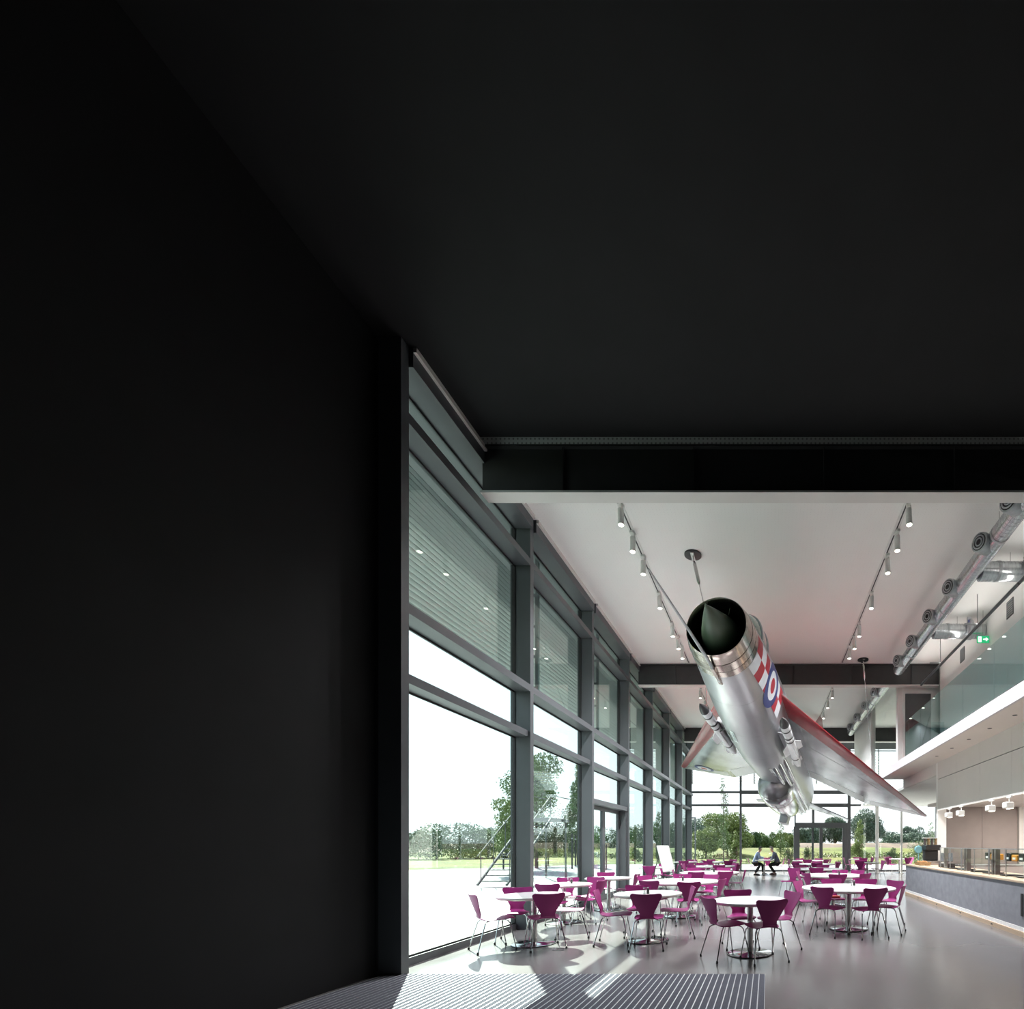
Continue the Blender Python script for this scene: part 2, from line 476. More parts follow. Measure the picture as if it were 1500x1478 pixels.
box('frame_head', M['steel_grey'], 1.48, 4.46, END - 0.02, END + 0.12, 2.50, 2.72, d2)
box('frame_jamb', M['steel_grey'], 1.44, 1.68, END - 0.02, END + 0.12, 0, 2.50, d2)
box('frame_jamb', M['steel_grey'], 4.26, 4.46, END - 0.02, END + 0.12, 0, 2.50, d2)
for (a, b) in ((1.68, 2.97), (2.97, 4.26)):
    lf = MB()
    lf.box(a, a + 0.09, END, END + 0.08, 0.01, 2.5); lf.box(b - 0.09, b, END, END + 0.08, 0.01, 2.5)
    lf.box(a + 0.09, b - 0.09, END, END + 0.08, 0.01, 0.14); lf.box(a + 0.09, b - 0.09, END, END + 0.08, 2.43, 2.5)
    lo = lf.build('door_leaf', M['steel_grey'], d2)
    box('pane', M['glass_e'], a + 0.09, b - 0.09, END + 0.03, END + 0.045, 0.14, 2.43, lo)
box('door_rail', M['steel_grey'], 2.47, 2.58, END + 0.2, END + 0.26, 0, 3.6, d2)
# slim posts just inside the end glazing
for x, y, r in ((5.75, 25.5, 0.09), (6.85, 24.8, 0.055)):
    p = struct(empty('steel_post', (x, y, 0)), 'slim white steel post inside the end glazing, ' + ('thicker left one' if r > 0.08 else 'thinner right one'), 'post')
    MB().lathe([(r, 0), (r, 3.62)], 16).build('shaft', M['white'], p, True)
    MB().lathe([(r + 0.05, 0), (r + 0.05, 0.02)], 16).build('foot_plate', M['white'], p)

# ---------------- right side: gallery, bulkhead, upper wall
GY0, GY1 = 5.6, 18.2
gal = struct(empty('trim_1'), 'white gallery edge with plastered soffit above the counter', 'gallery')
for k, ys in enumerate(np.arange(GY0, GY1 - 0.1, 2.1)):
    box('fascia_panel', M['fascia'], 4.19, 4.25, ys, min(ys + 2.094, GY1), 3.93, 4.19, gal)
box('soffit', M['soffit'], 4.25, 5.09, GY0, GY1, 3.95, 4.02, gal)
box('gallery_floor', M['taupe'], 4.25, 9.6, GY0, GY1, 4.02, 4.18, gal)
for ys in (8.0, 9.16, 10.2, 11.26, 12.3, 13.4):
    MB().lathe([(0.045, 3.952), (0.045, 3.944)], 14, (4.68, ys)).build('downlight', M['grille'], gal)
bk = struct(empty('wall_bulkhead'), 'cream bulkhead wall above the servery', 'wall')
for ys in np.arange(GY0, 14.3, 1.5):
    ye = min(ys + 1.494, 14.5)
    box('upper_panel', M['cream'], 5.09, 5.2, ys, ye, 3.46, 3.95, bk)
    box('lower_panel', M['cream'], 5.09, 5.2, ys, ye, 2.55, 3.44, bk)
box('backing', M['grille'], 5.115, 5.19, GY0, 14.5, 3.43, 3.47, bk)
box('led_strip', M['led'], 5.06, 5.12, GY0, 14.48, 2.515, 2.55, bk)
box('end_return', M['white'], 5.09, 5.35, 14.5, 14.62, 0, 3.95, bk)
box('beam_continuation', M['cream'], 5.09, 5.2, 14.62, GY1, 3.6, 3.95, bk)
struct(box('ceiling_lower', M['white'], 5.2, 9.6, 14.62, END, 3.62, 3.72), 'white lower ceiling beyond the servery', 'ceiling')
struct(box('ceiling_kitchen', M['soffit'], 5.2, 9.6, GY0, 15.75, 2.72, 2.8), 'plain kitchen ceiling', 'ceiling')
kw = struct(empty('wall_kitchen'), 'taupe back wall of the servery', 'wall')
for a, b in ((5.8, 6.95), (6.96, 8.1)):
    box('wall_panel', M['taupe'], a, b, 15.7, 15.8, 0, 2.72, kw)
box('wall_panel', M['cream'], 8.11, 9.6, 15.6, 15.8, 0, 2.72, kw)
uw = struct(empty('wall_right'), 'white upper wall behind the gallery', 'wall')
box('plaster', M['white'], 5.5, 5.6, 5.5, 15.45, 4.18, CEIL, uw)
for yc in (8.3, 10.97, 13.66):
    fr = box('grille', M['grille'], 5.485, 5.5, yc - 0.15, yc + 0.15, 6.67, 7.05, uw)
    for k in range(7):
        box('grille_slat', M['galv_d'], 5.475, 5.486, yc - 0.14, yc + 0.14, 6.70 + 0.05 * k, 6.715 + 0.05 * k, fr)
# gallery end: framed grey door, white posts, partition panel
ge = struct(empty('door_3'), 'grey door with white frame at the end of the gallery', 'door')
box('frame_head', M['white'], 4.42, 5.5, 15.86, 15.98, 6.46, 6.6, ge)
box('frame_jamb', M['white'], 4.42, 4.5, 15.86, 15.98, 4.18, 6.46, ge)
box('frame_jamb', M['white'], 5.36, 5.5, 15.86, 15.98, 4.18, 6.46, ge)
lf = box('door_leaf', M['grey_door'], 4.5, 5.36, 15.9, 15.95, 4.2, 6.46, ge)
MB().tube([(4.62, 15.87, 5.1), (4.62, 15.87, 5.5)], 0.015).build('handle', M['brushed'], lf)
wu = struct(empty('wall_gallery_end'), 'white walls and posts beyond the gallery door', 'wall')
box('post', M['white'], 4.27, 4.42, 15.9, 16.12, 4.18, CEIL - 0.001, wu)
box('header', M['white'], 4.42, 5.5, 15.86, 15.98, 6.6, CEIL - 0.001, wu)
box('wall_panel', M['white'], 4.27, 4.45, 20.0, 23.9, 3.72, CEIL - 0.001, wu)
box('wall_panel', M['white'], 5.5, 9.6, 16.4, 16.5, 4.18, CEIL - 0.001, wu)
for a, b in ((16.14, 18.0), (18.05, 19.95)):
    box('pane', M['glass_c'], 4.32, 4.332, a, b, 4.2, CEIL - 0.02, wu)

# glass balustrade
bal = thing('glass_balustrade', 'green tinted glass balustrade along the gallery edge', 'balustrade', (4.27, 5.6, 4.18))
box('base_channel', M['brushed'], -0.02, 0.02, 0, 9.4, 0, 0.06, bal)
yy = 9.4; k = 0
while yy > 0.2:
    a = max(0, yy - 1.455)
    box('glass_pane', M['glass_b'], -0.008, 0.008, a, yy - 0.012, 0.06, 1.12, bal)
    yy -= 1.47
box('glass_pane', M['glass_b'], 0.012, 1.2, 9.40, 9.416, 0.0, 1.12, bal)

# suspended rail on the right
rl = thing('ceiling_rail', 'dark grey suspended rail running beside the upper white wall', 'rail', (4.85, 0, 6.55))
for a, b in ((5.8, 9.3), (9.33, 12.4), (12.43, 15.3)):
    rp_ = MB().tube([(0, a, 0), (0, b, 0)], 0.035, 10).build('rail_length', M['steel_grey'], rl, True)
    MB().box(-.02, .02, a + .1, b - .1, .034, .037).build('added_uplight_strip', M['lamp_white'], rp_)     # strip for linear uplights added to brighten the ceiling on the right
    ld = bpy.data.lights.new('added_uplight', 'AREA'); ld.shape = 'RECTANGLE'; ld.size = .06; ld.size_y = b - a - .2; ld.energy = 3.0; ld.color = (1, .96, .91)
    lo = bpy.data.objects.new('added_uplight', ld); COL.objects.link(lo); lo.parent = rl; lo.location = (0, (a + b) / 2, .045); lo.rotation_euler = (PI, 0, 0)
for yv in (6.8, 8.6, 11.2, 13.6):
    MB().tube([(0, yv, 0.02), (0, yv, CEIL - 6.55)], 0.008, 6).build('hanger_rod', M['steel_grey'], rl)
    MB().box(-0.3, 0.0, yv - 0.015, yv + 0.015, 0.04, 0.07).build('bracket', M['galv_d'], rl)

# ------------------------------------------------------------------ ducts
DX, DZ = 4.05, 7.14 - 0.28
def spiral_duct(pts, r, seam=0.09):
    """round duct with raised spiral seams, along a straight line"""
    a, b = Vector(pts[0]), Vector(pts[1]); L = (b - a).length
    n = int(L / seam); P = []; R = []
    for i in range(n):
        for f, rr in ((0.0, r), (0.80, r), (0.81, r + 0.003), (0.93, r + 0.003), (0.94, r)):
            P.append(a.lerp(b, (i + f) / n)); R.append(rr)
    P.append(b); R.append(r)
    return MB().tube(P, R, 24)
def make_duct(name, label, y0, y1, nozzles, x=DX):
    d = thing(name, label, 'duct', (x, y0, 6.92))
    spiral_duct([(0, 0, 0), (0, y1 - y0, 0)], 0.165).build('duct_pipe', M['galv'], d, True)
    for yb in np.arange(y0 + 2.2, y1 - 0.5, 2.6):
        MB().tube([(0, yb - y0, 0), (0, yb + 0.05 - y0, 0)], 0.172, 24).build('coupling', M['galv_d'], d, True)
        MB().tube([(-0.02, yb - y0 + 0.02, 0.165), (-0.02, yb - y0 + 0.02, CEIL - 6.92)], 0.006, 6).build('hanger_rod', M['brushed'], d)
    for yn in nozzles:
        q = yn - y0
        ax = Vector((-1, -.55, -.12)).normalized(); p0 = Vector((-.05, q, .0))
        sd = ax.cross(Vector((0, 0, 1))).normalized(); up_ = sd.cross(ax)
        at = lambda t: p0 + ax * t
        base = MB().tube([at(.02), at(.19)], [.175, .155], 20).build('nozzle', M['galv_d'], d, True)
        MB().tube([at(.19), at(.20), at(.27), at(.275)], [.155, .168, .160, .14], 20).build('nozzle_rim', M['galv_d'], base, True)
        rg = MB()
        for rr in (.105, .06):
            rg.tube([at(.285) + sd * rr * math.cos(t) + up_ * rr * math.sin(t) for t in np.linspace(0, 2 * PI, 21)], .013, 5, False)
        rg.build('nozzle_ring', M['galv_d'], base)
        MB().tube([at(.272), at(.279)], .135, 20).build('nozzle_throat', M['black'], base)
    return d
make_duct('air_duct', 'galvanised round air duct with side nozzles ending before the dark beam', 6.2, 15.0, (7.7, 8.75, 10.25, 11.55, 12.95, 14.3))
make_duct('air_duct', 'galvanised round air duct beyond the dark beam', 16.0, 23.4, (17.2, 18.9, 20.6, 22.3), 4.0)
for yq, x1, lab in ((9.6, 5.48, 'short galvanised cross duct joining the main duct nearest the camera'), (12.3, 5.48, 'short galvanised cross duct joining the main duct by the exit sign')):
    c = thing('cross_duct', lab, 'duct', (DX + 0.165, yq, 6.92), 0, 'cross ducts to the main air duct')
    spiral_duct([(0, 0, 0), (x1 - DX - 0.165, 0, 0)], 0.18, 0.07).build('duct_pipe', M['galv'], c, True)
    MB().tube([(0.30, 0, 0), (0.36, 0, 0)], 0.19, 24).build('coupling', M['galv_d'], c, True)
    MB().box(0.76, 0.86, -0.24, -0.2, -0.3, 0.26).build('damper_plate', M['galv_d'], c)
    MB().tube([(0.8, -0.2, 0.0), (0.86, -0.2, 0.0)], 0.195, 24).build('damper_collar', M['galv_d'], c, True)
    MB().tube([(0.81, -0.25, 0.12), (0.81, -0.25, 0.18)], 0.03, 10).build('damper_knob', M['mark_blue'], c)
    MB().tube([(0.6, 0, 0.18), (0.6, 0, CEIL - 6.92)], 0.006, 6).build('hanger_rod', M['brushed'], c)

# exit sign hung from the ceiling
ex = thing('exit_sign', 'green emergency exit sign with running figure and right arrow', 'sign', (5.33, 11.98, 6.58))
box('sign_body', M['sign_green'], -0.15, 0.15, -0.012, 0.012, -0.085, 0.085, ex)
MB().tube([(0, 0, 0.085), (0, 0, CEIL - 6.58)], 0.006, 6).build('hanger_rod', M['brushed'], ex)
box('door_symbol', M['sign_white'], -0.125, -0.045, -0.016, -0.012, -0.065, 0.065, ex)
rm = MB()                                       # running figure
rm.tube([(-0.088, -0.018, 0.045), (-0.088, -0.018, 0.046)], 0.012, 10)
rm.tube([(-0.09, -0.018, 0.03), (-0.095, -0.018, -0.005), (-0.075, -0.018, -0.025), (-0.08, -0.018, -0.055)], 0.007, 6)
rm.tube([(-0.095, -0.018, -0.005), (-0.112, -0.018, -0.03), (-0.12, -0.018, -0.03)], 0.006, 6)
rm.tube([(-0.112, -0.018, 0.01), (-0.09, -0.018, 0.025), (-0.065, -0.018, 0.01)], 0.005, 6)
rm.build('running_figure', M['sign_green'], ex)
ar = MB()
ar.box(0.0, 0.08, -0.016, -0.012, -0.012, 0.012)
ar.add([(0.065, -0.016, 0.05), (0.125, -0.016, 0), (0.065, -0.016, -0.05), (0.065, -0.012, 0.05), (0.125, -0.012, 0), (0.065, -0.012, -0.05)], [(0, 1, 2), (5, 4, 3), (0, 3, 4, 1), (1, 4, 5, 2), (2, 5, 3, 0)])
ar.build('arrow', M['sign_white'], ex)

# ------------------------------------------------------------------ spotlights on ceiling tracks
def make_spot():
    s = empty('spotlight')
    MB().box(-0.035, 0.035, -0.07, 0.07, -0.045, 0.0, 0.006).build('adapter', M['lamp_white'], s)
    MB().tube([(0.03, 0, -0.04), (0.045, 0, -0.12)], 0.010, 8).build('stem', M['lamp_white'], s)
    b = MB().lathe([(0.040, -0.09), (0.052, -0.10), (0.052, -0.36), (0.046, -0.365)], 20).build('lamp_body', M['lamp_white'], s, True)
    MB().lathe([(0.042, -0.366), (0.042, -0.370)], 16).build('lens', M['lamp_on'], b)
    return s
spot0 = make_spot(); used = False
tr_x = (-2.52, 2.36)
ordn = ['first', 'second', 'third', 'fourth', 'fifth', 'sixth', 'seventh', 'eighth', 'ninth', 'tenth', 'eleventh', 'twelfth']
for ti, x in enumerate(tr_x):
    side = ('left', 'right')[ti]
    tk = thing('light_track', f'thin dark track line in the ceiling, {side} one', 'track', (x, 7.3, CEIL), 0, 'ceiling light tracks')
    box('track_profile', M['lamp_white'], -0.05, 0.05, 0, 8.1, -0.012, -0.001, tk)
    box('track_slot', M['black'], -0.012, 0.012, 0, 8.1, -0.015, -0.011, tk)
    box('track_profile', M['lamp_white'], -0.05, 0.05, 8.6, 16.4, -0.012, -0.001, tk)
    box('track_slot', M['black'], -0.012, 0.012, 8.6, 16.4, -0.015, -0.011, tk)
    ys = [8.2, 8.95, 9.7, 11.1, 12.6, 13.4, 14.1, 16.6, 17.9, 19.2, 20.8, 22.4]
    if ti == 1: ys = [8.2, 8.92, 9.66, 11.1, 12.6, 13.4, 14.1, 16.6, 17.9, 19.2, 20.8, 22.4]
    for k, y in enumerate(ys):
        s = spot0 if not used else copy_tree(spot0)
        used = True
        s.location = (x + 0.02, y, CEIL - 0.014)
        s.rotation_euler = (0, random.uniform(-0.06, 0.06), random.uniform(-0.3, 0.3))
        tag(s, f'white cylinder spotlight, {ordn[k]} from the camera on the {side} ceiling track', 'spotlight', f'spotlights on the {side} ceiling track')
        ld = bpy.data.lights.new('spot_beam', 'SPOT')
        ld.energy = 125; ld.spot_size = math.radians(125); ld.spot_blend = 1.0; ld.color = (0.97, 0.98, 1.0); ld.shadow_soft_size = 0.04
        lo = bpy.data.objects.new('spot_beam', ld); COL.objects.link(lo)
        lo.parent = s; lo.location = (0, 0, -0.39)

# ------------------------------------------------------------------ the jet
JP = Vector((-0.8897, 8.2733, 5.2373))
jR = Matrix.Rotation(-0.1747, 3, 'Z') @ Matrix.Rotation(-0.1255, 3, 'X') @ Matrix.Rotation(0.2202, 3, 'Y')
jet = thing('jet_aircraft', 'silver delta winged jet fighter with red leading edges hanging from the ceiling', 'aircraft')
jet.matrix_world = Matrix.Translation(JP) @ jR.to_4x4()
# local frame: x to the aircraft's left side, y aft, z up. stations: y, z top, z bottom, half width, exponent
ST = np.array([(0, .53, -.53, .53, 2), (.25, .58, -.58, .58, 2), (1, .66, -.66, .635, 2.2), (2, .72, -.78, .67, 2.6), (3.5, .80, -.95, .70, 2.7), (5, .86, -1.02, .71, 2.6), (7, .92, -.98, .70, 2.4),
               (9, .92, -.95, .70, 2.4), (11, .90, -.92, .70, 2.4), (12.5, .87, -.82, .64, 2.3), (13.4, .82, -.66, .56, 2.2), (13.9, .78, -.56, .48, 2)])
def sec(s): return [float(np.interp(s, ST[:, 0], ST[:, i])) for i in (1, 2, 3, 4)]
def fpt(s, th, off=0.0):
    zt, zb, w, n = sec(s)
    c, si = math.cos(th), math.sin(th)
    x = (w + off) * math.copysign(abs(c) ** (2 / n), c)
    h = (zt - zb) / 2 + off
    return (x, s, (zt + zb) / 2 + h * math.copysign(abs(si) ** (2 / n), si))
def side_x(s, z, off=0.006):
    zt, zb, w, n = sec(s)
    h = (zt - zb) / 2; q = min(0.999, abs((z - (zt + zb) / 2) / h))
    return w * (1 - q ** n) ** (1 / n) + off
NF = 48
def fus_ring(s, off=0): return [fpt(s, 2 * PI * k / NF, off) for k in range(NF)]
ss = np.concatenate([[0.62], np.arange(0.7, 13.9, 0.2), [13.9]])
mb = MB(); mb.loft([fus_ring(s) for s in ss])
mb.loft([fus_ring(13.9), [(p[0] * .8, 13.95, p[2] * .8) for p in fus_ring(13.9)]])
mb.build('fuselage', M['alu'], jet, True)
mb = MB()
lip = [(.10, -.045, 1), (.03, -.02, 1), (0, 0, 1), (.03, .012, 1), (.10, 0.012, 1), (.25, .008, 1), (.255, .016, 1), (.30, .016, 1), (.305, .006, 1), (.46, .006, 1), (.465, .012, 1), (.62, .004, 1)]
mb.loft([fus_ring(s, o) for s, o, _ in lip])
mb.build('intake_ring', M['ring'], jet, True)
mb = MB()
mb.loft([fus_ring(.10, -.045), fus_ring(.5, -.10), [(p[0] * .8, 1.6, p[2] * .8) for p in fus_ring(0)], [(p[0] * .55, 2.2, p[2] * .55) for p in fus_ring(0)]])
mb.add([(p[0] * .55, 2.2, p[2] * .55) for p in fus_ring(0)], [tuple(range(NF))])
mb.build('intake_duct', M['intake'], jet, True)
prof = [(.002, -.64), (.03, -.56), (.10, -.40), (.19, -.18), (.27, .03), (.325, .20), (.36, .38), (.365, .55), (.33, .9), (.24, 1.6)]
MB().loft([[(r * math.cos(2 * PI * k / 40), y, .0 + r * math.sin(2 * PI * k / 40)) for k in range(40)] for r, y in prof], True).build('nose_cone', M['cone'], jet, True)
MB().tube([(.10, .18, .33), (.12, .1, .42)], .008, 6).build('cone_probe', M['brushed'], jet)
MB().tube([(.02, .75, -.63), (.02, -.1, -.62), (.02, -1.2, -.66), (.02, -2.4, -.71)], [.035, .030, .020, .010], 10).build('pitot_boom', M['galv_d'], jet, True)
MB().box(-.02, .06, .25, .85, -.66, -.56, .01).build('pitot_mount', M['ring'], jet)
# canopy and spine
def cap(s0, s1, w, h, zb, n=18, pw=0.6):
    R = []
    for i in range(n + 1):
        t = i / n; s = s0 + (s1 - s0) * t
        k = max(0.02, math.sin(PI * min(1, t * 1.0) ** 0.7)) ** pw
        R.append([(w * k * math.cos(a), s, zb + h * k * math.sin(a)) for a in np.linspace(0, PI, 15)])
    return R
cn = MB(); cn.loft(cap(.95, 3.3, .42, .66, .50), closed=False)
cob = cn.build('canopy', M['canopy'], jet, True)
hp = MB()
for t in (.22, .42, .8):
    k = math.sin(PI * t ** 0.7) ** .6; s = .95 + 2.35 * t
    hp.tube([(.43 * k * math.cos(a), s, .50 + .67 * k * math.sin(a)) for a in np.linspace(0, PI, 15)], .022, 6)
hp.build('canopy_frame', M['alu'], cob, True)
MB().loft([[(w_ * math.cos(a), s, .55 + h_ * math.sin(a)) for a in np.linspace(0, PI, 13)] for s, w_, h_ in ((2.2, .33, .50), (3.2, .36, .58), (4.2, .33, .56), (6, .30, .52), (9, .26, .48), (12, .2, .42), (13.6, .1, .3))], closed=False).build('spine', M['alu'], jet, True)
MB().lathe([(.16, .60), (.17, .9), (.12, 1.0), (.02, 1.03)], 14).build('pilot_seat_headrest', M['black'], jet, True, loc=(0, 2.0, 0))
# wings (aerofoil sections lofted spanwise)
def foil(xle, xte, z, tk, x, n=14):
    c = xte - xle; pts = []
    for i in range(n + 1):
        u = i / n
        t = tk * (1.6 * math.sqrt(u) - 1.0 * u - 0.6 * u ** 3.0)
        pts.append((x, xle + c * u, z + max(t, 0.002)))
    for i in range(n - 1, 0, -1):
        u = i / n
        t = tk * (1.6 * math.sqrt(u) - 1.0 * u - 0.6 * u ** 3.0)
        pts.append((x, xle + c * u, z - max(t, 0.002)))
    return pts
def le(x): return 2.72 + (x - .6) * (12.25 - 2.72) / (5.31 - .6)
def te(x):
    if x <= 2.9: return 9.9 + (x - .6) * (12.55 - 9.9) / 2.3
    return 12.55
def wz(x): return .20 - .02 * x
def wtk(x): return max(.012, .16 * (1 - (x - .6) / 5.2))
for sg in (1, -1):
    xs = np.concatenate([np.linspace(.5, 2.9, 13), np.linspace(2.901, 5.25, 12), [5.31]])
    mb = MB(); mb.loft([foil(le(x), max(te(x), le(x) + .05), wz(x), wtk(x), sg * x) for x in xs], True)
    wing = mb.build('wing', M['alu_wing'], jet, True)
    # red leading edge: a skin wrapped round the first part of the section
    R = []
    for x in np.linspace(.68, 5.28, 26):
        fr = 1.05 if sg > 0 else 1.05
        wd = 1.15 - .70 * (x - .68) / 4.6
        c = max(te(x), le(x) + .05) - le(x)
        um = min(.9, wd / c); r = []
        for i in range(-8, 9):
            u = um * (abs(i) / 8) ** 2
            t = wtk(x) * (1.6 * math.sqrt(u) - u - .6 * u ** 3)
            r.append((sg * x, le(x) + c * u - .006, wz(x) + math.copysign(max(t, 0) + .006, i) if i else wz(x)))
        R.append(r)
    mb = MB(); mb.loft(R, closed=False)
    mb.build('red_leading_edge', M['red'], wing, True)['label'] = 'red painted leading edge'
    # control surfaces: proud flap and aileron panels on the lower side
    def low(x, y):
        c = max(te(x), le(x) + .05) - le(x); u = min(1, max(0, (y - le(x)) / c))
        return wz(x) - max(wtk(x) * (1.6 * math.sqrt(u) - u - .6 * u ** 3), .002)
    def patch(name, quad, m, nx=6, ny=4, off=.004):
        (xa, ya), (xb, yb), (xc, yc), (xd, yd) = quad
        R = []
        for i in range(nx + 1):
            u = i / nx; r = []
            for j in range(ny + 1):
                v = j / ny
                x = (1 - v) * ((1 - u) * xa + u * xb) + v * ((1 - u) * xd + u * xc)
                y = (1 - v) * ((1 - u) * ya + u * yb) + v * ((1 - u) * yd + u * yc)
                r.append((sg * x, y, low(x, y) - off))
            R.append(r)
        q = MB().loft(R, closed=False); q.build(name, m, wing, True)
    patch('flap', ((.75, 8.9), (2.75, 11.2), (2.75, te(2.75) - .02), (.75, te(.75) - .02)), M['alu'])
    patch('aileron', ((3.0, 11.7), (4.75, 11.95), (5.2, 12.5), (3.0, 12.5)), M['alu'])
    patch('access_panel', ((1.1, 6.2), (2.1, 7.6), (2.1, 8.3), (1.1, 7.4)), M['alu_wing'])
    patch('access_panel', ((2.5, 8.3), (3.3, 9.6), (3.3, 10.6), (2.5, 9.8)), M['alu_wing'])
    # wing roundel (flat marking) on the lower side
    cx_, cy_ = 4.05, 11.75
    if sg > 0: marks = ()
    else: marks = ((.30, .42, 'mark_blue', .013), (.14, .30, 'mark_white', .013), (0.001, .14, 'mark_red', .013))
    for r0, r1, m, off in marks:
        R = [[(sg * (cx_ + r * math.cos(a)), cy_ + r * math.sin(a), low(cx_ + r * math.cos(a), cy_ + r * math.sin(a)) - off) for a in np.linspace(0, 2 * PI, 29)[:-1]] for r in (r0, r1)]
        MB().loft(R).build('wing_roundel', M[m], wing)
    # tailplane
    tl = lambda x: 12.3 + (x - .4) * 1.28
    R = [foil(tl(x), 14.0 + (x - .4) * .55 + (.0 if x < 2 else 0), -.28, .05 * (1 - .8 * (x - .4) / 1.8), sg * x, 8) for x in np.linspace(.4, 2.2, 7)]
    tp = MB().loft(R, True).build('tailplane', M['alu_wing'], jet, True)
    MB().tube([(sg * .5, tl(.5) - .02, -.28), (sg * 2.2, tl(2.2) - .02, -.28)], .018, 6).build('dark_leading_edge', M['black'], tp)
# fin
R = []
for z in np.linspace(.8, 3.95, 8):
    t = (z - .8) / 3.15
    y0_, y1_ = 9.6 + 3.9 * t, 13.9 + 1.2 * t
    f2 = foil(y0_, y1_, 0, .11 * (1 - .75 * t), 0, 8)
    R.append([(p[2], p[1], z) for p in f2])
fin = MB().loft(R, True).build('tail_fin', M['alu'], jet, True)
R = []
for z in np.linspace(3.2, 3.97, 4):
    t = (z - .8) / 3.15
    f2 = foil(9.6 + 3.9 * t - .01, 13.9 + 1.2 * t + .01, 0, .11 * (1 - .75 * t) + .008, 0, 8)
    R.append([(p[2], p[1], z) for p in f2])
MB().loft(R, True).build('red_fin_tip', M['red'], fin, True)
# exhausts
for z, r in ((.38, .34), (-.22, .34)):
    MB().loft([[(rr * math.cos(a), y, z + rr * math.sin(a)) for a in np.linspace(0, 2 * PI, 29)[:-1]] for rr, y in ((r, 13.6), (r + .01, 14.1), (r - .03, 14.15), (r - .06, 13.4))]).build('exhaust_nozzle', M['ring'], jet, True)
# ventral tank: blunt polished bulge under the rear belly
tk = []
for t in np.linspace(0, 1, 26):
    s = 6.85 + 5.2 * t
    k = (1 - (1 - min(1, t / .22)) ** 2.2) ** .5 if t < .22 else (1 - ((t - .22) / .78) ** 2.4) ** .5
    k = max(k, .01)
    tk.append([(.02 + .60 * k * math.cos(a), s, -.93 + .05 * t + .60 * k * math.sin(a)) for a in np.linspace(0, 2 * PI, 37)[:-1]])
vt = MB().loft(tk, True).build('ventral_tank', M['alu2'], jet, True)
ft = []
for k in np.linspace(.02, .86, 8):
    s = 6.85 + 5.2 * .22 * (1 - (1 - k ** 2) ** (1 / 2.2)) - .012
    ft.append([(.02 + .60 * k * math.cos(a), s, -.925 + .60 * k * math.sin(a)) for a in np.linspace(0, 2 * PI, 37)[:-1]])
MB().loft(ft, True).build('tank_nose_reflection', M['tank_reflection'], vt, True)  # cap that carries the painted dark reflection
MB().box(-.16, .16, 10.6, 11.2, -1.62, -1.25, .02).build('ventral_plate', M['alu'], vt)
MB().tube([(.60 * math.cos(a) + .02, 8.3, -.915 + .603 * math.sin(a)) for a in np.linspace(-PI, 0, 19)], .012, 6).build('tank_band', M['ring'], vt)
# cable ducts along the lower side
for dx, zz in ((.50, -.80), (.60, -.66), (.36, -.90)):
    MB().tube([(dx * .9, 4.6, zz + .1), (dx, 5.4, zz), (dx, 10, zz + .02), (dx, 12.5, zz + .06)], [.02, .075, .08, .05], 10).build('cable_duct', M['alu2'], jet, True)
# panel lines: slim raised frame bands
for s in (1.6, 3.0, 4.4, 6.2):
    MB().loft([fus_ring(s, .0025), fus_ring(s + .012, .0035), fus_ring(s + .024, .0025)]).build('panel_seam', M['galv_d'], jet, True)
for (th, s) in ((-1.9, 2.9), (-2.15, 3.1), (-1.3, 5.2)):
    R = [[fpt(s + ds, th + dt, .006) for ds in np.linspace(0, .55, 5)] for dt in (0, .06, .13)]
    MB().loft(R, closed=False).build('hatch', M['alu2'], jet, True)
MB().tube([fpt(3.6, -PI + .45, 0), fpt(3.75, -PI + .45, .2)], [.03, .015], 8).build('blade_antenna', M['black'], jet)
# markings on the left side of the fuselage: chequers and roundel
def decal(name, s0, s1, z0, z1, m, n=4):
    for sg in (1, -1):
        R = [[(sg * side_x(s, z), s, z) for z in np.linspace(z0, z1, n)] for s in np.linspace(s0, s1, n)]
        MB().loft(R, closed=False).build(name, M[m], jet, True)
chk_s = [.64, .95, 1.26, 1.57, 1.88]
Z0, Z1, Z2 = -.34, -.02, .30
for i in range(4):
    decal('chequer_square', chk_s[i], chk_s[i + 1], Z0, Z1, 'mark_red' if i % 2 else 'mark_white')
    decal('chequer_square', chk_s[i], chk_s[i + 1], Z1, Z2, 'mark_white' if i % 2 else 'mark_red')
RS, RZ = 2.02, -.02
for i, (a, b) in enumerate(((2.30, 2.68), (2.68, 3.02))):
    decal('chequer_square', a, b, Z0, Z1, 'mark_white' if i % 2 else 'mark_red')
    decal('chequer_square', a, b, Z1, Z2, 'mark_red' if i % 2 else 'mark_white')
for r0, r1, m in ((.30, .46, 'mark_blue'), (.16, .30, 'mark_white'), (.001, .16, 'mark_red')):
    for sg in (1, -1):
        R = [[(sg * side_x(RS + r * math.cos(a), RZ + r * math.sin(a), .009), RS + r * math.cos(a), RZ + r * math.sin(a)) for a in np.linspace(0, 2 * PI, 33)[:-1]] for r in np.linspace(r0, r1, 4)]
        MB().loft(R).build('fuselage_roundel', M[m], jet, True)
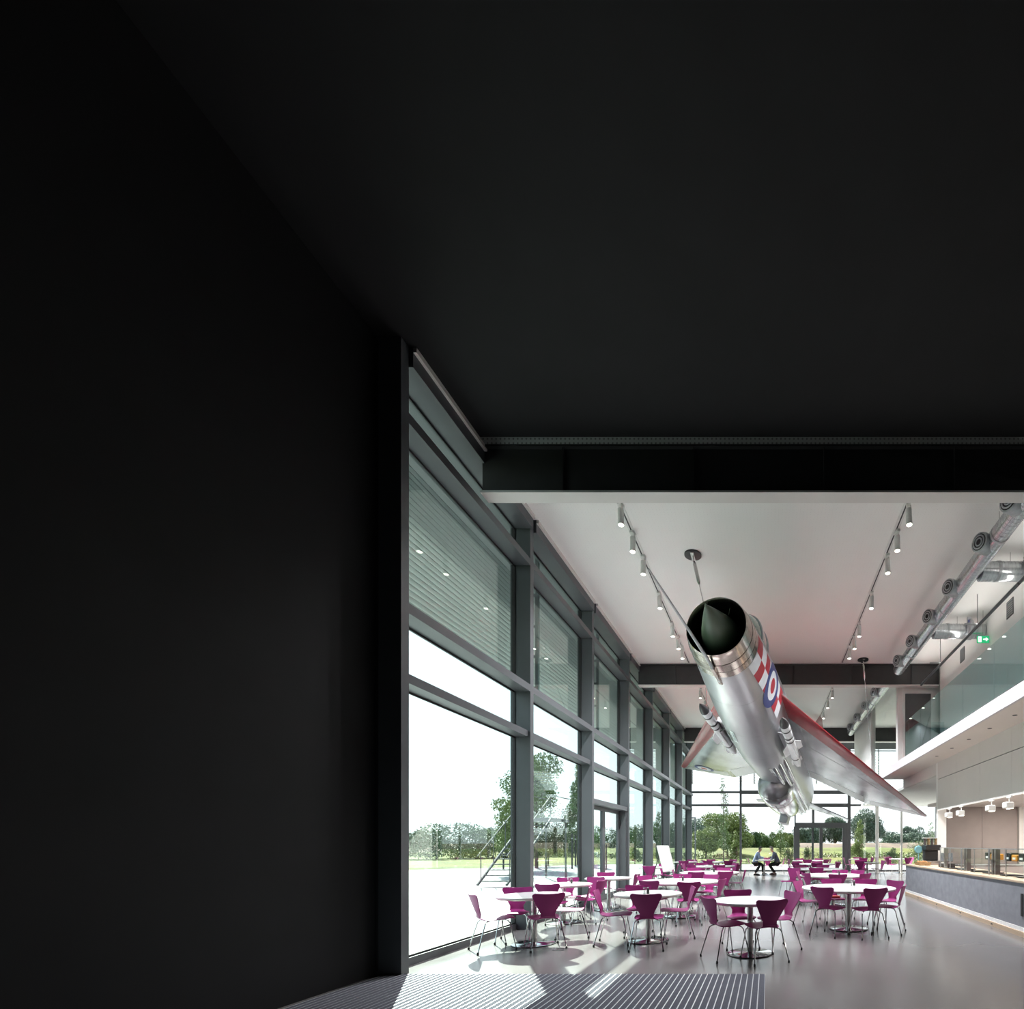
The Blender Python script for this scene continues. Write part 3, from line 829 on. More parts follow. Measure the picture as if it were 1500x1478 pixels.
# missiles on side pylons
for sg in (1, -1):
    X, Zm = sg * .95, -.54
    mr = lambda pr: [[(X + r * math.cos(a), y, Zm - .02 * (y - 2.4) + r * math.sin(a)) for a in np.linspace(0, 2 * PI, 21)[:-1]] for r, y in pr]
    ms = MB().loft(mr([(.105, 2.75), (.112, 2.9), (.112, 3.3), (.095, 3.45), (.112, 3.6), (.112, 5.3), (.08, 5.6)]), True).build('missile', M['missile'], jet, True)
    MB().loft(mr([(.004, 2.36), (.05, 2.48), (.09, 2.62), (.106, 2.75)]), True).build('missile_nose', M['black'], ms, True)
    for yb in (2.95, 3.38, 3.62, 4.9):
        MB().loft(mr([(.114, yb), (.116, yb + .02), (.116, yb + .05), (.114, yb + .07)])).build('missile_band', M['black'], ms, True)
    for k in range(4):
        a = PI / 4 + k * PI / 2
        c_, s_ = math.cos(a), math.sin(a)
        for (ya, yb, h) in ((4.0, 4.6, .26), (5.05, 5.45, .16)):
            zc = Zm - .02 * (ya - 2.4)
            nx, nz = -s_ * .008, c_ * .008
            P = [(X + c_ * .1, ya - .12, zc + s_ * .1), (X + c_ * h, ya + .15, zc + s_ * h), (X + c_ * h, yb, zc + s_ * h), (X + c_ * .1, yb, zc + s_ * .1)]
            V = [(p[0] + nx, p[1], p[2] + nz) for p in P] + [(p[0] - nx, p[1], p[2] - nz) for p in P]
            MB().add(V, [(0, 1, 2, 3), (7, 6, 5, 4), (0, 4, 5, 1), (1, 5, 6, 2), (2, 6, 7, 3), (3, 7, 4, 0)]).build('missile_fin', M['missile'], ms)
    MB().box(min(sg * .62, sg * .9), max(sg * .62, sg * .9), 3.5, 4.9, -.50, -.36, .02).build('pylon', M['alu'], jet)

# suspension cables with ceiling rosettes
JW = lambda p: JP + jR @ Vector(p)
for i, (tx, ty, att, lab) in enumerate(((-1.5, 9.66, (-.56, 1.35, .36), 'suspension cable with turnbuckle and dark ceiling rosette above the jet nose'),
                                        (2.98, 15.15, (3.0, 9.0, .28), 'suspension cable with dark ceiling rosette holding the wing on the right'),
                                        (-2.0, 15.15, (-3.0, 9.0, .28), 'suspension cable behind the fuselage holding the wing on the left'))):
    c = thing('suspension_cable', lab, 'cable', (tx, ty, CEIL), 0, 'cables that hang the jet')
    MB().lathe([(.17, 0), (.17, -.03), (.15, -.035)], 28).build('ceiling_rosette', M['black'], c, True)
    pl = MB(); pl.box(-.035, .035, -.14, .14, -.06, -.03); pl.build('hanger_plate', M['brushed'], c)
    a = Vector((0, 0, -.05)); b = JW(att) - Vector((tx, ty, CEIL)); u = (b - a).normalized()
    MB().tube([a, b], .011, 6).build('wire', M['brushed'], c)
    MB().tube([a + u * .08, a + u * .14, a + u * .5, a + u * .56], [.012, .035, .035, .012], 8).build('turnbuckle', M['brushed'], c, True)

# ------------------------------------------------------------------ chairs
def make_chair(feet=True):
    root = empty('shell_chair')
    # side profile of the one-piece shell, y forward, with half widths
    pr = [(.235, .440, .120), (.228, .452, .165), (.19, .462, .195), (.10, .458, .208), (.0, .450, .205), (-.08, .446, .185), (-.15, .448, .145), (-.185, .460, .112), (-.207, .485, .098), (-.222, .525, .097),
          (-.240, .580, .125), (-.258, .640, .155), (-.275, .700, .185), (-.290, .755, .212), (-.298, .785, .219), (-.303, .805, .212), (-.306, .818, .188)]
    nu = 9
    def ring(i):
        y, z, w = pr[i]
        # normal of the profile
        a = pr[max(0, i - 1)]; b = pr[min(len(pr) - 1, i + 1)]
        ty, tz = b[0] - a[0], b[1] - a[1]; L = math.hypot(ty, tz)
        ny, nz = -tz / L, ty / L
        if nz < 0 and i < 8: ny, nz = -ny, -nz
        top, bot = [], []
        for k in range(nu):
            u = -1 + 2 * k / (nu - 1)
            curve = .022 * u * u * (1 if i > 8 else -.35)
            dip = -.012 * (1 - u * u) if i == len(pr) - 1 else 0
            yy = y + (curve if i > 8 else 0); zz = z + (curve if i <= 8 else 0) + dip
            top.append((u * w, yy + ny * .005, zz + nz * .005))
            bot.append((u * w, yy - ny * .005, zz - nz * .005))
        return top + bot[::-1]
    RR = [ring(i) for i in range(len(pr))]
    MB().loft(RR[:9], True).build('seat', M['magenta'], root, True)
    MB().loft(RR[8:], True).build('backrest', M['magenta'], root, True)
    for sx in (-1, 1):
        for pts, ft in (([(sx * .235, .215, .02), (sx * .185, .145, .39), (sx * .165, .125, .418), (sx * .125, .10, .430), (sx * .05, .02, .432)], (sx * .235, .215)),
                        ([(sx * .235, -.27, .02), (sx * .180, -.17, .39), (sx * .160, -.145, .418), (sx * .120, -.11, .430), (sx * .05, -.02, .432)], (sx * .235, -.27))):
            lg = MB().tube(pts, .0085, 6).build('leg', M['chrome'], root, True)
            if feet:
                MB().lathe([(.013, 0), (.015, .012), (.012, .035)], 8, ft).build('foot', M['black'], lg)
    return root
chair_near = make_chair(True)
chair_far = make_chair(False)
first = {'near': True, 'far': True}

# ------------------------------------------------------------------ tables
def make_table(r, pole, base):
    t = empty('round_table')
    MB().lathe([(r - .004, .716), (r, .722), (r, .736), (r - .003, .740), (r - .02, .7402)], 56).build('tabletop', M['table_top'], t, True)
    MB().lathe([(r - .03, .700), (r - .002, .714), (r - .002, .7165)], 56).build('edge_band', M['table_edge'], t, True)
    MB().lathe([(pole, .018), (pole, .69)], 24).build('pole', M['brushed'], t, True)
    MB().lathe([(pole * 2.2, .690), (pole * 2.2, .702)], 24).build('top_bracket', M['black'], t, True)
    MB().lathe([(base, .006), (base, .014), (base - .02, .019), (pole * 1.6, .024), (pole * 1.3, .032), (pole, .033)], 48).build('base_plate', M['polished'], t, True)
    MB().lathe([(base - .004, 0), (base + .006, .002), (base + .006, .011), (base, .0135)], 48).build('base_rim', M['black'], t, True)
    return t
TB = {   # key: x, y, big?, label, short name
    'F': (-.245, 6.65, 0, 'round white table nearest the striped mat edge, in the front middle', 'front middle table'),
    'A': (-3.53, 7.30, 0, 'round white table in sunlight at the front left by the first column', 'front left sunlit table'),
    'C': (-1.87, 7.55, 0, 'round white table between the sunlit front left and the front middle tables', 'front table left of middle'),
    'B': (-3.93, 9.30, 0, 'round white table against the glass, second along the facade', 'second table along the facade'),
    'E': (-3.66, 11.1, 0, 'round white table against the glass, third along the facade', 'third table along the facade'),
    'G': (-3.85, 16.3, 0, 'round white table against the glass, fourth along the facade', 'fourth table along the facade'),
    'H': (-3.62, 21.2, 0, 'round white table against the glass, fifth along the facade', 'fifth table along the facade'),
    'D': (-1.84, 10.1, 1, 'large round white table left of the aisle, nearest the camera', 'first large table left of aisle'),
    'I': (-1.60, 13.3, 1, 'large round white table left of the aisle, second from the camera', 'second large table left of aisle'),
    'J': (-2.0, 17.2, 1, 'large round white table left of the aisle, third from the camera', 'third large table left of aisle'),
    'K': (-2.2, 21.4, 1, 'large round white table left of the aisle, fourth from the camera', 'fourth large table left of aisle'),
    'L': (1.43, 8.6, 1, 'large round white table right of the aisle, nearest the camera', 'first large table right of aisle'),
    'M': (1.62, 12.1, 1, 'large round white table right of the aisle, second from the camera', 'second large table right of aisle'),
    'N': (1.55, 15.3, 1, 'large round white table right of the aisle, third from the camera', 'third large table right of aisle'),
    'O': (1.83, 19.0, 1, 'large round white table right of the aisle, fourth from the camera', 'fourth large table right of aisle'),
    'P': (1.98, 23.0, 1, 'large round white table right of the aisle, fifth and farthest', 'fifth large table right of aisle'),
    'Q': (4.24, 20.7, 0, 'small round table with a dark tray, beyond the end of the counter', 'small table with dark tray'),
    'R': (4.75, 25.3, 0, 'small round white table by the end glazing, right of the end door', 'small table right of end door'),
    'S': (6.95, 25.6, 0, 'small round white table at the far right by the thin post', 'small table by thin post'),
    'T': (-.18, 23.8, 0, 'small round table between the two seated men', 'small table of the seated men'),
}
t_small = make_table(.52, .040, .31)
t_big = make_table(.825, .055, .335)
got = [False, False]
for k, (x, y, bg, lab, _) in TB.items():
    src = (t_small, t_big)[bg]
    t = src if not got[bg] else copy_tree(src)
    got[bg] = True
    t.location = (x, y, 0)
    tag(t, lab, 'table', ('small round tables', 'large round tables')[bg])

# chairs: x, y of the top of the backrest, the table they belong to, optional facing
CH = [
    (-4.02, 7.78, 'A', (.30, -.95)), (-3.07, 6.80, 'A', (-.62, .78)), (-4.12, 6.72, 'A', (.75, .66)), (-2.93, 7.95, 'A', (-.93, -.36)),
    (-3.86, 8.45, 'B', (-.05, 1)), (-3.62, 10.2, 'B', (-.30, -.95)), (-3.18, 9.30, 'B', (-1, .08)), (-4.16, 10.05, 'B', (.3, -.95)),
    (-4.02, 11.95, 'E', (.15, -1)), (-3.05, 11.3, 'E', (-1, .05)),
    (-2.60, 7.30, 'C', (.97, .12)), (-1.70, 6.72, 'C', (-.10, 1)), (-2.20, 8.25, 'C', (.25, -.95)), (-1.22, 7.90, 'C', (-.95, -.32)),
    (-2.27, 9.18, 'D', (.30, .95)), (-2.75, 10.75, 'D', (.80, -.55)), (-1.45, 8.86, 'D', (-.20, .98)), (-.90, 9.65, 'D', (-.95, .28)), (-1.98, 11.25, 'D', (.08, -1)), (-1.28, 11.05, 'D', (-.5, -.85)),
    (-1.80, 12.10, 'I', (.12, 1)), (-1.08, 12.30, 'I', (-.45, .9)), (-.62, 13.40, 'I', (-1, .0)), (-2.58, 13.1, 'I', (1, .1)), (-2.2, 14.35, 'I', (.45, -.9)), (-1.3, 14.4, 'I', (-.2, -1)),
    (-.79, 6.28, 'F', (.85, .52)), (-.47, 7.35, 'F', (.25, -.97)), (.06, 6.02, 'F', (-.42, .91)), (.37, 7.07, 'F', (-.86, -.50)),
    (.88, 7.80, 'L', (.55, .83)), (1.70, 7.60, 'L', (-.30, .95)), (2.30, 8.15, 'L', (-.93, .37)), (2.43, 9.25, 'L', (-.82, -.57)), (1.95, 9.66, 'L', (-.30, -.95)), (1.28, 9.75, 'L', (.15, -1)), (.55, 9.15, 'L', (.90, -.42)),
    (1.62, 11.15, 'M', (.0, 1)), (2.32, 11.45, 'M', (-.65, .75)), (.90, 11.70, 'M', (.9, .4)), (.76, 12.45, 'M', (.97, -.2)), (1.95, 13.1, 'M', (-.25, -1)), (2.42, 13.0, 'M', (-.7, -.7)),
    (.78, 14.2, 'N', (-.55, -.83)), (1.42, 14.3, 'N', (.1, 1)), (2.42, 15.0, 'N', (-1, .2)), (1.85, 16.3, 'N', (-.2, -1)), (1.1, 16.25, 'N', (.35, -.95)), (.68, 15.5, 'N', (1, -.1)),
]
def ringof(key, r, degs):
    x, y = TB[key][:2]
    for a in degs:
        a = math.radians(a)
        CH.append((x + r * math.cos(a), y + r * math.sin(a), key, (-math.cos(a), -math.sin(a))))
ringof('G', .80, (-88, 75, 10))
ringof('H', .82, (-85, 80, -5))
ringof('J', 1.05, (-70, -20, 40, 118, 175, -125))
ringof('K', 1.05, (-60, -10, 55, 115, 170, -110))
ringof('O', 1.05, (-90, -35, 20, 78, 130, 182, -140))
ringof('P', 1.02, (-100, -45, 5, 60, 115, 170))
ringof('Q', .78, (-125, 15, 95, 165))
ringof('R', .80, (165, 85, 15, -85))
ringof('S', .80, (200, -70, 120, 20))
CH += [(-.98, 23.75, 'T', (1, .05)), (-.02, 24.65, 'T', (-.1, -1)), (.82, 23.85, 'T', (-1, -.05))]
seen = {}
def role(dx, dy):
    a = (math.degrees(math.atan2(dy, dx)) + 360) % 360
    return ['right', 'far right', 'far', 'far left', 'left', 'near left', 'near', 'near right'][int((a + 22.5) // 45) % 8]
for (bx, by, key, (fx, fy)) in CH:
    L = math.hypot(fx, fy); fx /= L; fy /= L
    kind = 'near' if by < 12.6 else 'far'
    src = chair_near if kind == 'near' else chair_far
    c = src if first[kind] else copy_tree(src)
    first[kind] = False
    jit = random.uniform(-.06, .06)
    c.location = (bx + .285 * fx, by + .285 * fy, 0)
    c.rotation_euler = (0, 0, math.atan2(fy, fx) - PI / 2 + jit)
    tx, ty = TB[key][:2]
    rl_ = role(bx - tx, by - ty)
    lab = f'magenta shell chair on the {rl_} side of the {TB[key][4]}'
    n = seen.get(lab, 0); seen[lab] = n + 1
    if n:
        lab = f'{["", "other", "third"][n]} magenta chair on the {rl_} side of the {TB[key][4]}'
    tag(c, lab, 'chair', f'magenta chairs at the {TB[key][4]}')

# condiment shakers on tables
def make_shaker(black):
    s = empty('condiment_shaker')
    MB().lathe([(.020, 0), (.022, .004), (.019, .075)], 12).build('glass_body', M['black'] if black else M['glass_c'], s, True)
    if not black: MB().lathe([(.016, .004), (.015, .05)], 10).build('salt', M['white'], s, True)
    MB().lathe([(.021, .075), (.021, .095), (.012, .102)], 12).build('cap', M['chrome'], s, True)
    return s
sh = {0: make_shaker(0), 1: make_shaker(1)}; g2 = {0: 0, 1: 0}
for key, ox, oy in (('C', -.03, -.12), ('D', .0, .05), ('I', .05, .1), ('M', .1, -.1), ('N', -.25, .0), ('B', .05, .1), ('J', .1, .0), ('L', .12, .35), ('K', .2, .1)):
    for b in (0, 1):
        s = sh[b] if not g2[b] else copy_tree(sh[b]); g2[b] = 1
        s.location = (TB[key][0] + ox + b * .05, TB[key][1] + oy + b * .02, .7402)
        tag(s, f'{("clear glass", "dark")[b]} condiment shaker on the {TB[key][4]}', 'shaker', 'condiment shakers on the tables')
tr = thing('serving_tray', 'dark tray on the small table beyond the counter end', 'tray', (4.2, 20.7, .7402))
MB().box(-.24, .24, -.17, .17, 0, .012, .004).build('tray_base', M['black'], tr)
rim = MB(); rim.tube([(-.24, -.17, .02), (.24, -.17, .02), (.24, .17, .02), (-.24, .17, .02), (-.24, -.17, .02)], .012, 6); rim.build('rim', M['black'], tr)
bg = thing('paper_packet', 'red packet lying on the far left seat of the first large table right of aisle', 'packet', (1.30, 9.42, .4655))
MB().box(-.10, .10, -.06, .07, 0, .035, .008).build('packet_body', mat('red_packet', (.5, .05, .03), .5), bg)

# easel with a white board
ea = thing('easel', 'leaning white board on a black easel beside the glass facade', 'easel', (-3.25, 15.1, 0), math.radians(72))
MB().box(-.36, .36, -.012, .012, -.42, .42, .006).build('board', M['white'], ea, loc=(0, -.07, 1.06), rot=(math.radians(-16), 0, 0))
for sx in (-.33, .33):
    MB().tube([(sx, -.31, 0), (sx * .8, .06, 1.5)], .014, 8).build('leg', M['black'], ea)
MB().tube([(0, .55, 0), (0, .08, 1.45)], .014, 8).build('leg', M['black'], ea)
MB().box(-.36, .36, -.26, -.20, .60, .63).build('ledge', M['black'], ea)

# ------------------------------------------------------------------ floor mat
em = thing('entrance_mat', 'long charcoal entrance mat with thin aluminium bars set into the floor', 'mat', (0, 0, 0))
sp = None
nstr = int((4.44 - .035) / .066)
for i in range(nstr):
    x = -.035 - .066 * (i + 1)
    if sp is None:
        sp = MB().box(.006, .066, 2.6, 5.56, 0.0, .010).build('pile_strip', M['pile'], em, loc=(x, 0, 0))
        sb = MB().box(-.004, .005, 2.6, 5.56, 0.0, .012).build('aluminium_bar', M['mat_bar'], em, loc=(x, 0, 0))
    else:
        inst(sp, 'pile_strip', em, (x, 0, 0)); inst(sb, 'aluminium_bar', em, (x, 0, 0))
MB().box(-.036, -.032, 2.6, 5.56, 0, .011).build('edge_frame', M['mat_bar'], em)
# floor box lid
fb = thing('floor_box', 'small square metal floor box lid by the sunlit front left table', 'floor box', (-2.97, 6.92, 0))
MB().box(-.09, .09, -.09, .09, 0, .006, .002).build('lid', M['brushed'], fb)
MB().box(-.05, .05, -.012, .012, .006, .009).build('handle', M['black'], fb)

# ------------------------------------------------------------------ servery counter
CY0, CY1 = 5.9, 14.5
ct = thing('servery_counter', 'long grey servery counter with oak trim and lit plinth', 'counter', (4.14, CY0, 0))
L = CY1 - CY0
nb = 5
for i in range(nb):
    a = L * i / nb; b = L * (i + 1) / nb
    MB().box(0, .06, a + .002, b - .002, .155, .868).build('front_panel', M['counter'], ct)
MB().box(.03, .85, 0, L, .02, .86).build('carcass', M['taupe'], ct)
MB().box(0, .06, L, L + .02, .0, .868).build('end_panel', M['counter'], ct)
MB().box(-.02, .95, -.02, L + .02, .868, .91, .006).build('worktop', M['oak'], ct)
MB().box(-.012, .05, 0, L, .085, .150).build('lit_plinth', mat('lit_plinth_white', (.85, .85, .86), .4, emis=(1, 1, 1), emis_s=.03), ct)
MB().box(-.03, .05, 0, L, .0, .083).build('oak_skirting', M['oak'], ct)
for k in range(5):
    MB().box(-.0335, -.03, 1.5 + 1.45 * k, 1.56 + 1.45 * k, .03, .055).build('skirting_vent', M['black'], ct)
MB().box(-.012, .0, 1.93, 2.00, .33, .70).build('slot_vent', M['black'], ct)
bkc = thing('back_counter', 'low back counter along the taupe servery wall', 'counter', (5.85, 15.5, 0))
MB().box(0, 3.4, -.62, 0, 0.1, .86).build('carcass', M['taupe'], bkc)
MB().box(-.02, 3.42, -.66, 0, .86, .9).build('worktop', M['brushed'], bkc)
# display cases
dc0 = None
for i, (ya, lab, food) in enumerate(((10.85, 'glass display case on the counter, farthest from camera', 0), (9.5, 'glass display case on the counter, middle one holding an orange packet', 1), (8.15, 'glass display case on the counter, nearest, stacked with boxes', 2), (6.8, 'glass display case at the near end of the counter', 2))):
    d = thing('display_case', lab, 'display case', (4.34, ya, .91), 0, 'glass display cases on the counter')
    for y in (.03, 1.27):
        MB().box(.08, .17, y - .035, y + .035, 0, .50).build('post', M['dark_brown'], d)
    for y in (.015, .67):
        MB().box(-.006, .0, y, y + .63, .01, .50).build('front_pane', M['glass_c'], d)
    MB().box(-.01, .50, 0, 1.31, .50, .512).build('top_pane', M['glass_c'], d)
    MB().box(0, .50, .03, 1.28, .27, .28).build('shelf', M['glass_c'], d)
    MB().box(-.012, .004, -.005, 1.315, .50, .515).build('top_rail', M['galv_d'], d)
    for y in (-.005, .65, 1.305):
        MB().box(-.012, .004, y, y + .012, 0, .5).build('front_post', M['galv_d'], d)
    for j, y in enumerate((.35, .95)):
        q = thing('serving_plate', f'round black serving plate, {("nearer", "farther")[j]} one in the {("farthest", "middle", "nearest", "near end")[i]} display case', 'plate', (4.34 + .25, ya + y, .911), 0, 'black plates in the display cases')
        MB().lathe([(.10, 0), (.20, .008), (.215, .022), (.205, .022), (.10, .01)], 28).build('plate_dish', M['black'], q, True)
    if i:
        for j in range(4 if i > 1 else 2):
            nm = 'dark_box' if j % 2 else 'food_packet'
            q = thing(nm, f'{("orange packet", "black box")[j % 2]} on the shelf of the {("farthest", "middle", "nearest", "near end")[i]} display case, {ordn[j]} from its near end', ('packet', 'box')[j % 2], (4.34 + .28, ya + .25 + .25 * j, 1.19))
            MB().box(-.09, .09, -.10, .10, 0, .12 + .03 * (j % 2), .012).build('body', M['orange'] if j % 2 == 0 else M['black'], q)
            MB().box(-.093, .093, -.05, .05, .03, .07).build('paper_band', M['white'], q)
# till, coffee machine, basket of bread, fan, baskets
ti = thing('till', 'black angled till on the counter beside the far display case', 'till', (4.62, 12.5, .91))
MB().box(-.16, .16, -.16, .16, 0, .10, .01).build('till_base', M['black'], ti)
MB().box(-.15, .15, -.012, .012, -.13, .13, .005).build('screen', M['black'], ti, loc=(-.02, -.05, .26), rot=(math.radians(-35), 0, math.radians(-20)))
MB().tube([(0, 0, .1), (0, -.02, .24)], .03, 8).build('stand', M['black'], ti)
cm = thing('coffee_machine', 'black coffee machine with bean hoppers at the far end of the counter', 'coffee machine', (4.78, 14.15, .91))
MB().box(-.22, .22, -.2, .2, .0, .12, .01).build('drip_base', M['brushed'], cm)
MB().box(-.2, .2, -.02, .2, .12, .52, .02).build('machine_body', M['black'], cm)
MB().box(-.22, .22, -.2, .2, .42, .58, .02).build('group_head', M['black'], cm)
for k in range(4):
    MB().lathe([(.035, .58), (.042, .60), (.042, .76), (.03, .77)], 12, (-.16 + .105 * k, .08)).build('bean_tube', M['wicker'] if k % 2 else M['dark_brown'], cm, True)
MB().box(-.22, .22, -.02, .2, .77, .79).build('hopper_lid', M['white'], cm)
fan = thing('round_dial', 'pale teal round fan on a stand at the counter end', 'fan', (4.45, 14.3, .91))
MB().lathe([(.07, 0), (.07, .012)], 16).build('stand_foot', M['teal'], fan)
MB().tube([(0, 0, .01), (0, 0, .34)], .012, 8).build('stem', M['teal'], fan)
MB().lathe([(.10, -.03), (.12, 0), (.10, .03)], 20).build('disc', M['teal'], fan, True, loc=(0, 0, .44), rot=(math.radians(90), 0, 0))
fan.name = 'desk_fan'
bs = thing('bread_basket', 'wicker basket holding pastries on the counter end', 'basket', (4.40, 13.75, .91))
MB().loft([[(x_ * s_, y_ * s_, z_) for (x_, y_) in ((-.17, -.24), (.17, -.24), (.17, .24), (-.17, .24))] for s_, z_ in ((.85, 0), (1, .09), (.96, .09), (.83, .01))], True).build('basket_wall', M['wicker'], bs)
for k in range(7):
    p = thing('pastry', f'golden baked pastry, {ordn[k]} in the wicker basket on the counter', 'pastry', (4.40 + .09 * ((k % 2) * 2 - 1) * .7, 13.57 + .06 * k, .965), random.uniform(0, 3), 'pastries in the basket')
    MB().tube([(-.07, -.02, 0), (-.04, 0, .03), (0, .01, .038), (.04, 0, .03), (.07, -.02, 0)], [.012, .03, .038, .03, .012], 10).build('crust', M['bread'], p, True)
MB().box(-.08, .08, -.09, .09, 0, .012).build('wrapper_board', M['oak'], thing('bread_board', 'pale wooden board on the counter in front of the till', 'board', (4.36, 13.1, .91)))
# spotlights under the bulkhead
for k, (y, x) in enumerate(((13.35, 5.02), (12.55, 5.02), (10.85, 5.02), (10.05, 5.02), (8.6, 5.02), (7.9, 5.02))):
    s = thing('servery_spotlight', f'white box spotlight under the servery bulkhead, {ordn[5 - k]} from the camera', 'spotlight', (x, y, 2.51), 0, 'box spotlights over the servery')
    MB().box(-.02, .02, -.10, .10, -.04, 0).build('adapter', M['lamp_white'], s)
    MB().tube([(0, 0, -.04), (0, 0, -.13)], .012, 8).build('stem', M['lamp_white'], s)
    MB().box(-.11, .05, -.10, .10, -.26, -.13, .015).build('lamp_head', M['lamp_white'], s)
    MB().box(-.03, .04, -.08, .08, -.265, -.262).build('lens', M['lamp_on'], s)
for y in (7.5, 9.5, 11.5, 13.5):
    ld = bpy.data.lights.new('kitchen_light', 'AREA'); ld.energy = 30; ld.size = .6; ld.color = (1, .93, .86)
    lo = bpy.data.objects.new('kitchen_light', ld); COL.objects.link(lo); lo.location = (7.7, y, 2.70)
    cl = thing('kitchen_ceiling_light', f'flat square kitchen ceiling light, {ordn[int((y - 7.5) / 2)]} from the camera', 'light', (7.7, y, 2.715), 0, 'kitchen ceiling lights')
    MB().box(-.31, .31, -.31, .31, -.006, .0).build('panel', M['lamp_on'], cl)

# ------------------------------------------------------------------ people
def skin_mesh(name, verts, edges, radii, m, parent, sub=2):
    me = bpy.data.meshes.new(name)
    me.from_pydata(verts, edges, [])
    o = bpy.data.objects.new(name, me); COL.objects.link(o); o.parent = parent
    me.materials.append(m)
    o.modifiers.new('skin', 'SKIN').use_smooth_shade = True
    for i, r in enumerate(radii):
        rr = r if isinstance(r, tuple) else (r, r)
        me.skin_vertices[0].data[i].radius = rr
        me.skin_vertices[0].data[i].use_root = (i == 0)
    sb_ = o.modifiers.new('sub', 'SUBSURF'); sb_.levels = sub; sb_.render_levels = sub
    return o
def seated(name_label, loc, rz, shirt, hair, shoe, lean, legs, hands):
    p = tag(empty('person', loc, rz), name_label, 'person')
    # x forward, y left, z up
    pel = (0, 0, .53); ab = (.04 + lean * .2, 0, .70); chs = (.08 + lean * .5, 0, .93); nk = (.12 + lean * .75, 0, 1.06); hd0 = (.16 + lean * .85, 0, 1.13); hd1 = (.17 + lean * .9, 0, 1.22)
    V = [pel, ab, chs, nk, hd0, hd1]; E_ = [(0, 1), (1, 2), (2, 3), (3, 4), (4, 5)]; R = [(.125, .095), (.115, .085), (.125, .085), .046, .068, .092]
    p.scale = (1.07, 1.07, 1.07)
    def add(pt, par, r):
        V.append(pt); R.append(r); E_.append((par, len(V) - 1)); return len(V) - 1
    arms, lgs = [], []
    for sy, (kn, an) in zip((1, -1), legs):
        hip = add((.04, sy * .10, .51), 0, .085)
        k = add(kn, hip, .062); a = add(an, k, .042); h = add((an[0] + .06, an[1], .045), a, .042); t = add((an[0] + .19, an[1], .03), h, .03)
        lgs.append(((.04, sy * .10, .51), kn, an))
    for sy, (el, wr) in zip((1, -1), hands):
        shp = (.08 + lean * .52, sy * .19, .97)
        s = add(shp, 2, .062); e1 = add(el, s, .044); w = add(wr, e1, .028)
        pm = add((wr[0] + .055, wr[1], wr[2] - .005), w, (.036, .018))
        for q, (fy, fl) in enumerate(((.027, .055), (.009, .065), (-.009, .06), (-.026, .045))):
            f1 = add((wr[0] + .085, wr[1] + fy, wr[2] - .003), pm, .0085)
            f2 = add((wr[0] + .085 + fl * .6, wr[1] + fy * 1.1, wr[2] - .012), f1, .008)
            add((wr[0] + .085 + fl, wr[1] + fy * 1.1, wr[2] - .03), f2, .0065)
        t1 = add((wr[0] + .045, wr[1] - sy * .04, wr[2]), pm, .010)
        add((wr[0] + .085, wr[1] - sy * .058, wr[2] - .012), t1, .008)
        arms.append((shp, el, wr))
    body = skin_mesh('body', V, E_, R, M['skin'], p)
    hx = hd1[0]; hz = 1.20
    # face: nose, eyes, ears, mouth
    MB().loft([[(hx + .075, .012 * a, hz + .02 * b) for a, b in ((-1, -1), (1, -1), (.6, 1), (-.6, 1))], [(hx + .092, .006 * a, hz - .012 + .012 * b) for a, b in ((-1, -1), (1, -1), (.6, 1), (-.6, 1))]], True).build('nose', M['skin'], body)
    for sy in (-1, 1):
        MB().tube([(hx + .072, sy * .03, hz + .022), (hx + .082, sy * .03, hz + .022)], .009, 8).build('eye', M['black'], body)
        MB().tube([(hx - .01, sy * .078, hz - .01), (hx - .012, sy * .094, hz + .0)], [.024, .018], 8).build('ear', M['skin'], body)
    MB().box(hx + .066, hx + .078, -.022, .022, hz - .052, hz - .044).build('mouth', M['mark_red'], body)
    # hair cap
    R2 = []
    for t in np.linspace(0, 1, 7):
        a = t * PI / 2
        R2.append([(hx - .012 + .096 * math.cos(a) * math.cos(q), .090 * math.cos(a) * math.sin(q), hz + .015 + .105 * math.sin(a) - (.05 if math.cos(q) < 0 else -.02) * math.cos(a)) for q in np.linspace(0, 2 * PI, 19)[:-1]])
    MB().loft(R2, True).build('hair', hair, p, True)
    # shirt
    V = [(.0, 0, .50), ab, chs, (nk[0] - .01, 0, 1.03)]; E_ = [(0, 1), (1, 2), (2, 3)]; R = [(.178, .15), (.17, .135), (.185, .135), (.078, .072)]
    for (s_, e1, w) in arms:
        V.append(s_); R.append(.088); E_.append((2, len(V) - 1)); V.append(e1); R.append(.068); E_.append((len(V) - 2, len(V) - 1))
        wv = tuple(e1[i] + (w[i] - e1[i]) * .85 for i in range(3)); V.append(wv); R.append(.042); E_.append((len(V) - 2, len(V) - 1))
    skin_mesh('shirt', V, E_, R, shirt, p)
    V = [(.0, 0, .53), (.0, 0, .60)]; E_ = [(0, 1)]; R = [(.18, .15), (.175, .145)]
    for (h, k, a) in lgs:
        V.append(h); R.append(.10); E_.append((0, len(V) - 1)); V.append(k); R.append(.076); E_.append((len(V) - 2, len(V) - 1))
        V.append((a[0], a[1], a[2] + .02)); R.append(.058); E_.append((len(V) - 2, len(V) - 1))
    skin_mesh('trousers', V, E_, R, M['trouser'], p)
    for (h, k, a) in lgs:
        MB().loft([[(a[0] + x_, a[1] + w_ * math.cos(q), max(.0, zc + hh * math.sin(q))) for q in np.linspace(0, 2 * PI, 13)[:-1]] for x_, w_, zc, hh in ((-.07, .03, .04, .04), (-.03, .045, .05, .05), (.08, .05, .045, .045), (.18, .045, .03, .03), (.22, .02, .02, .02))], True).build('shoe', shoe, p, True)
    return p
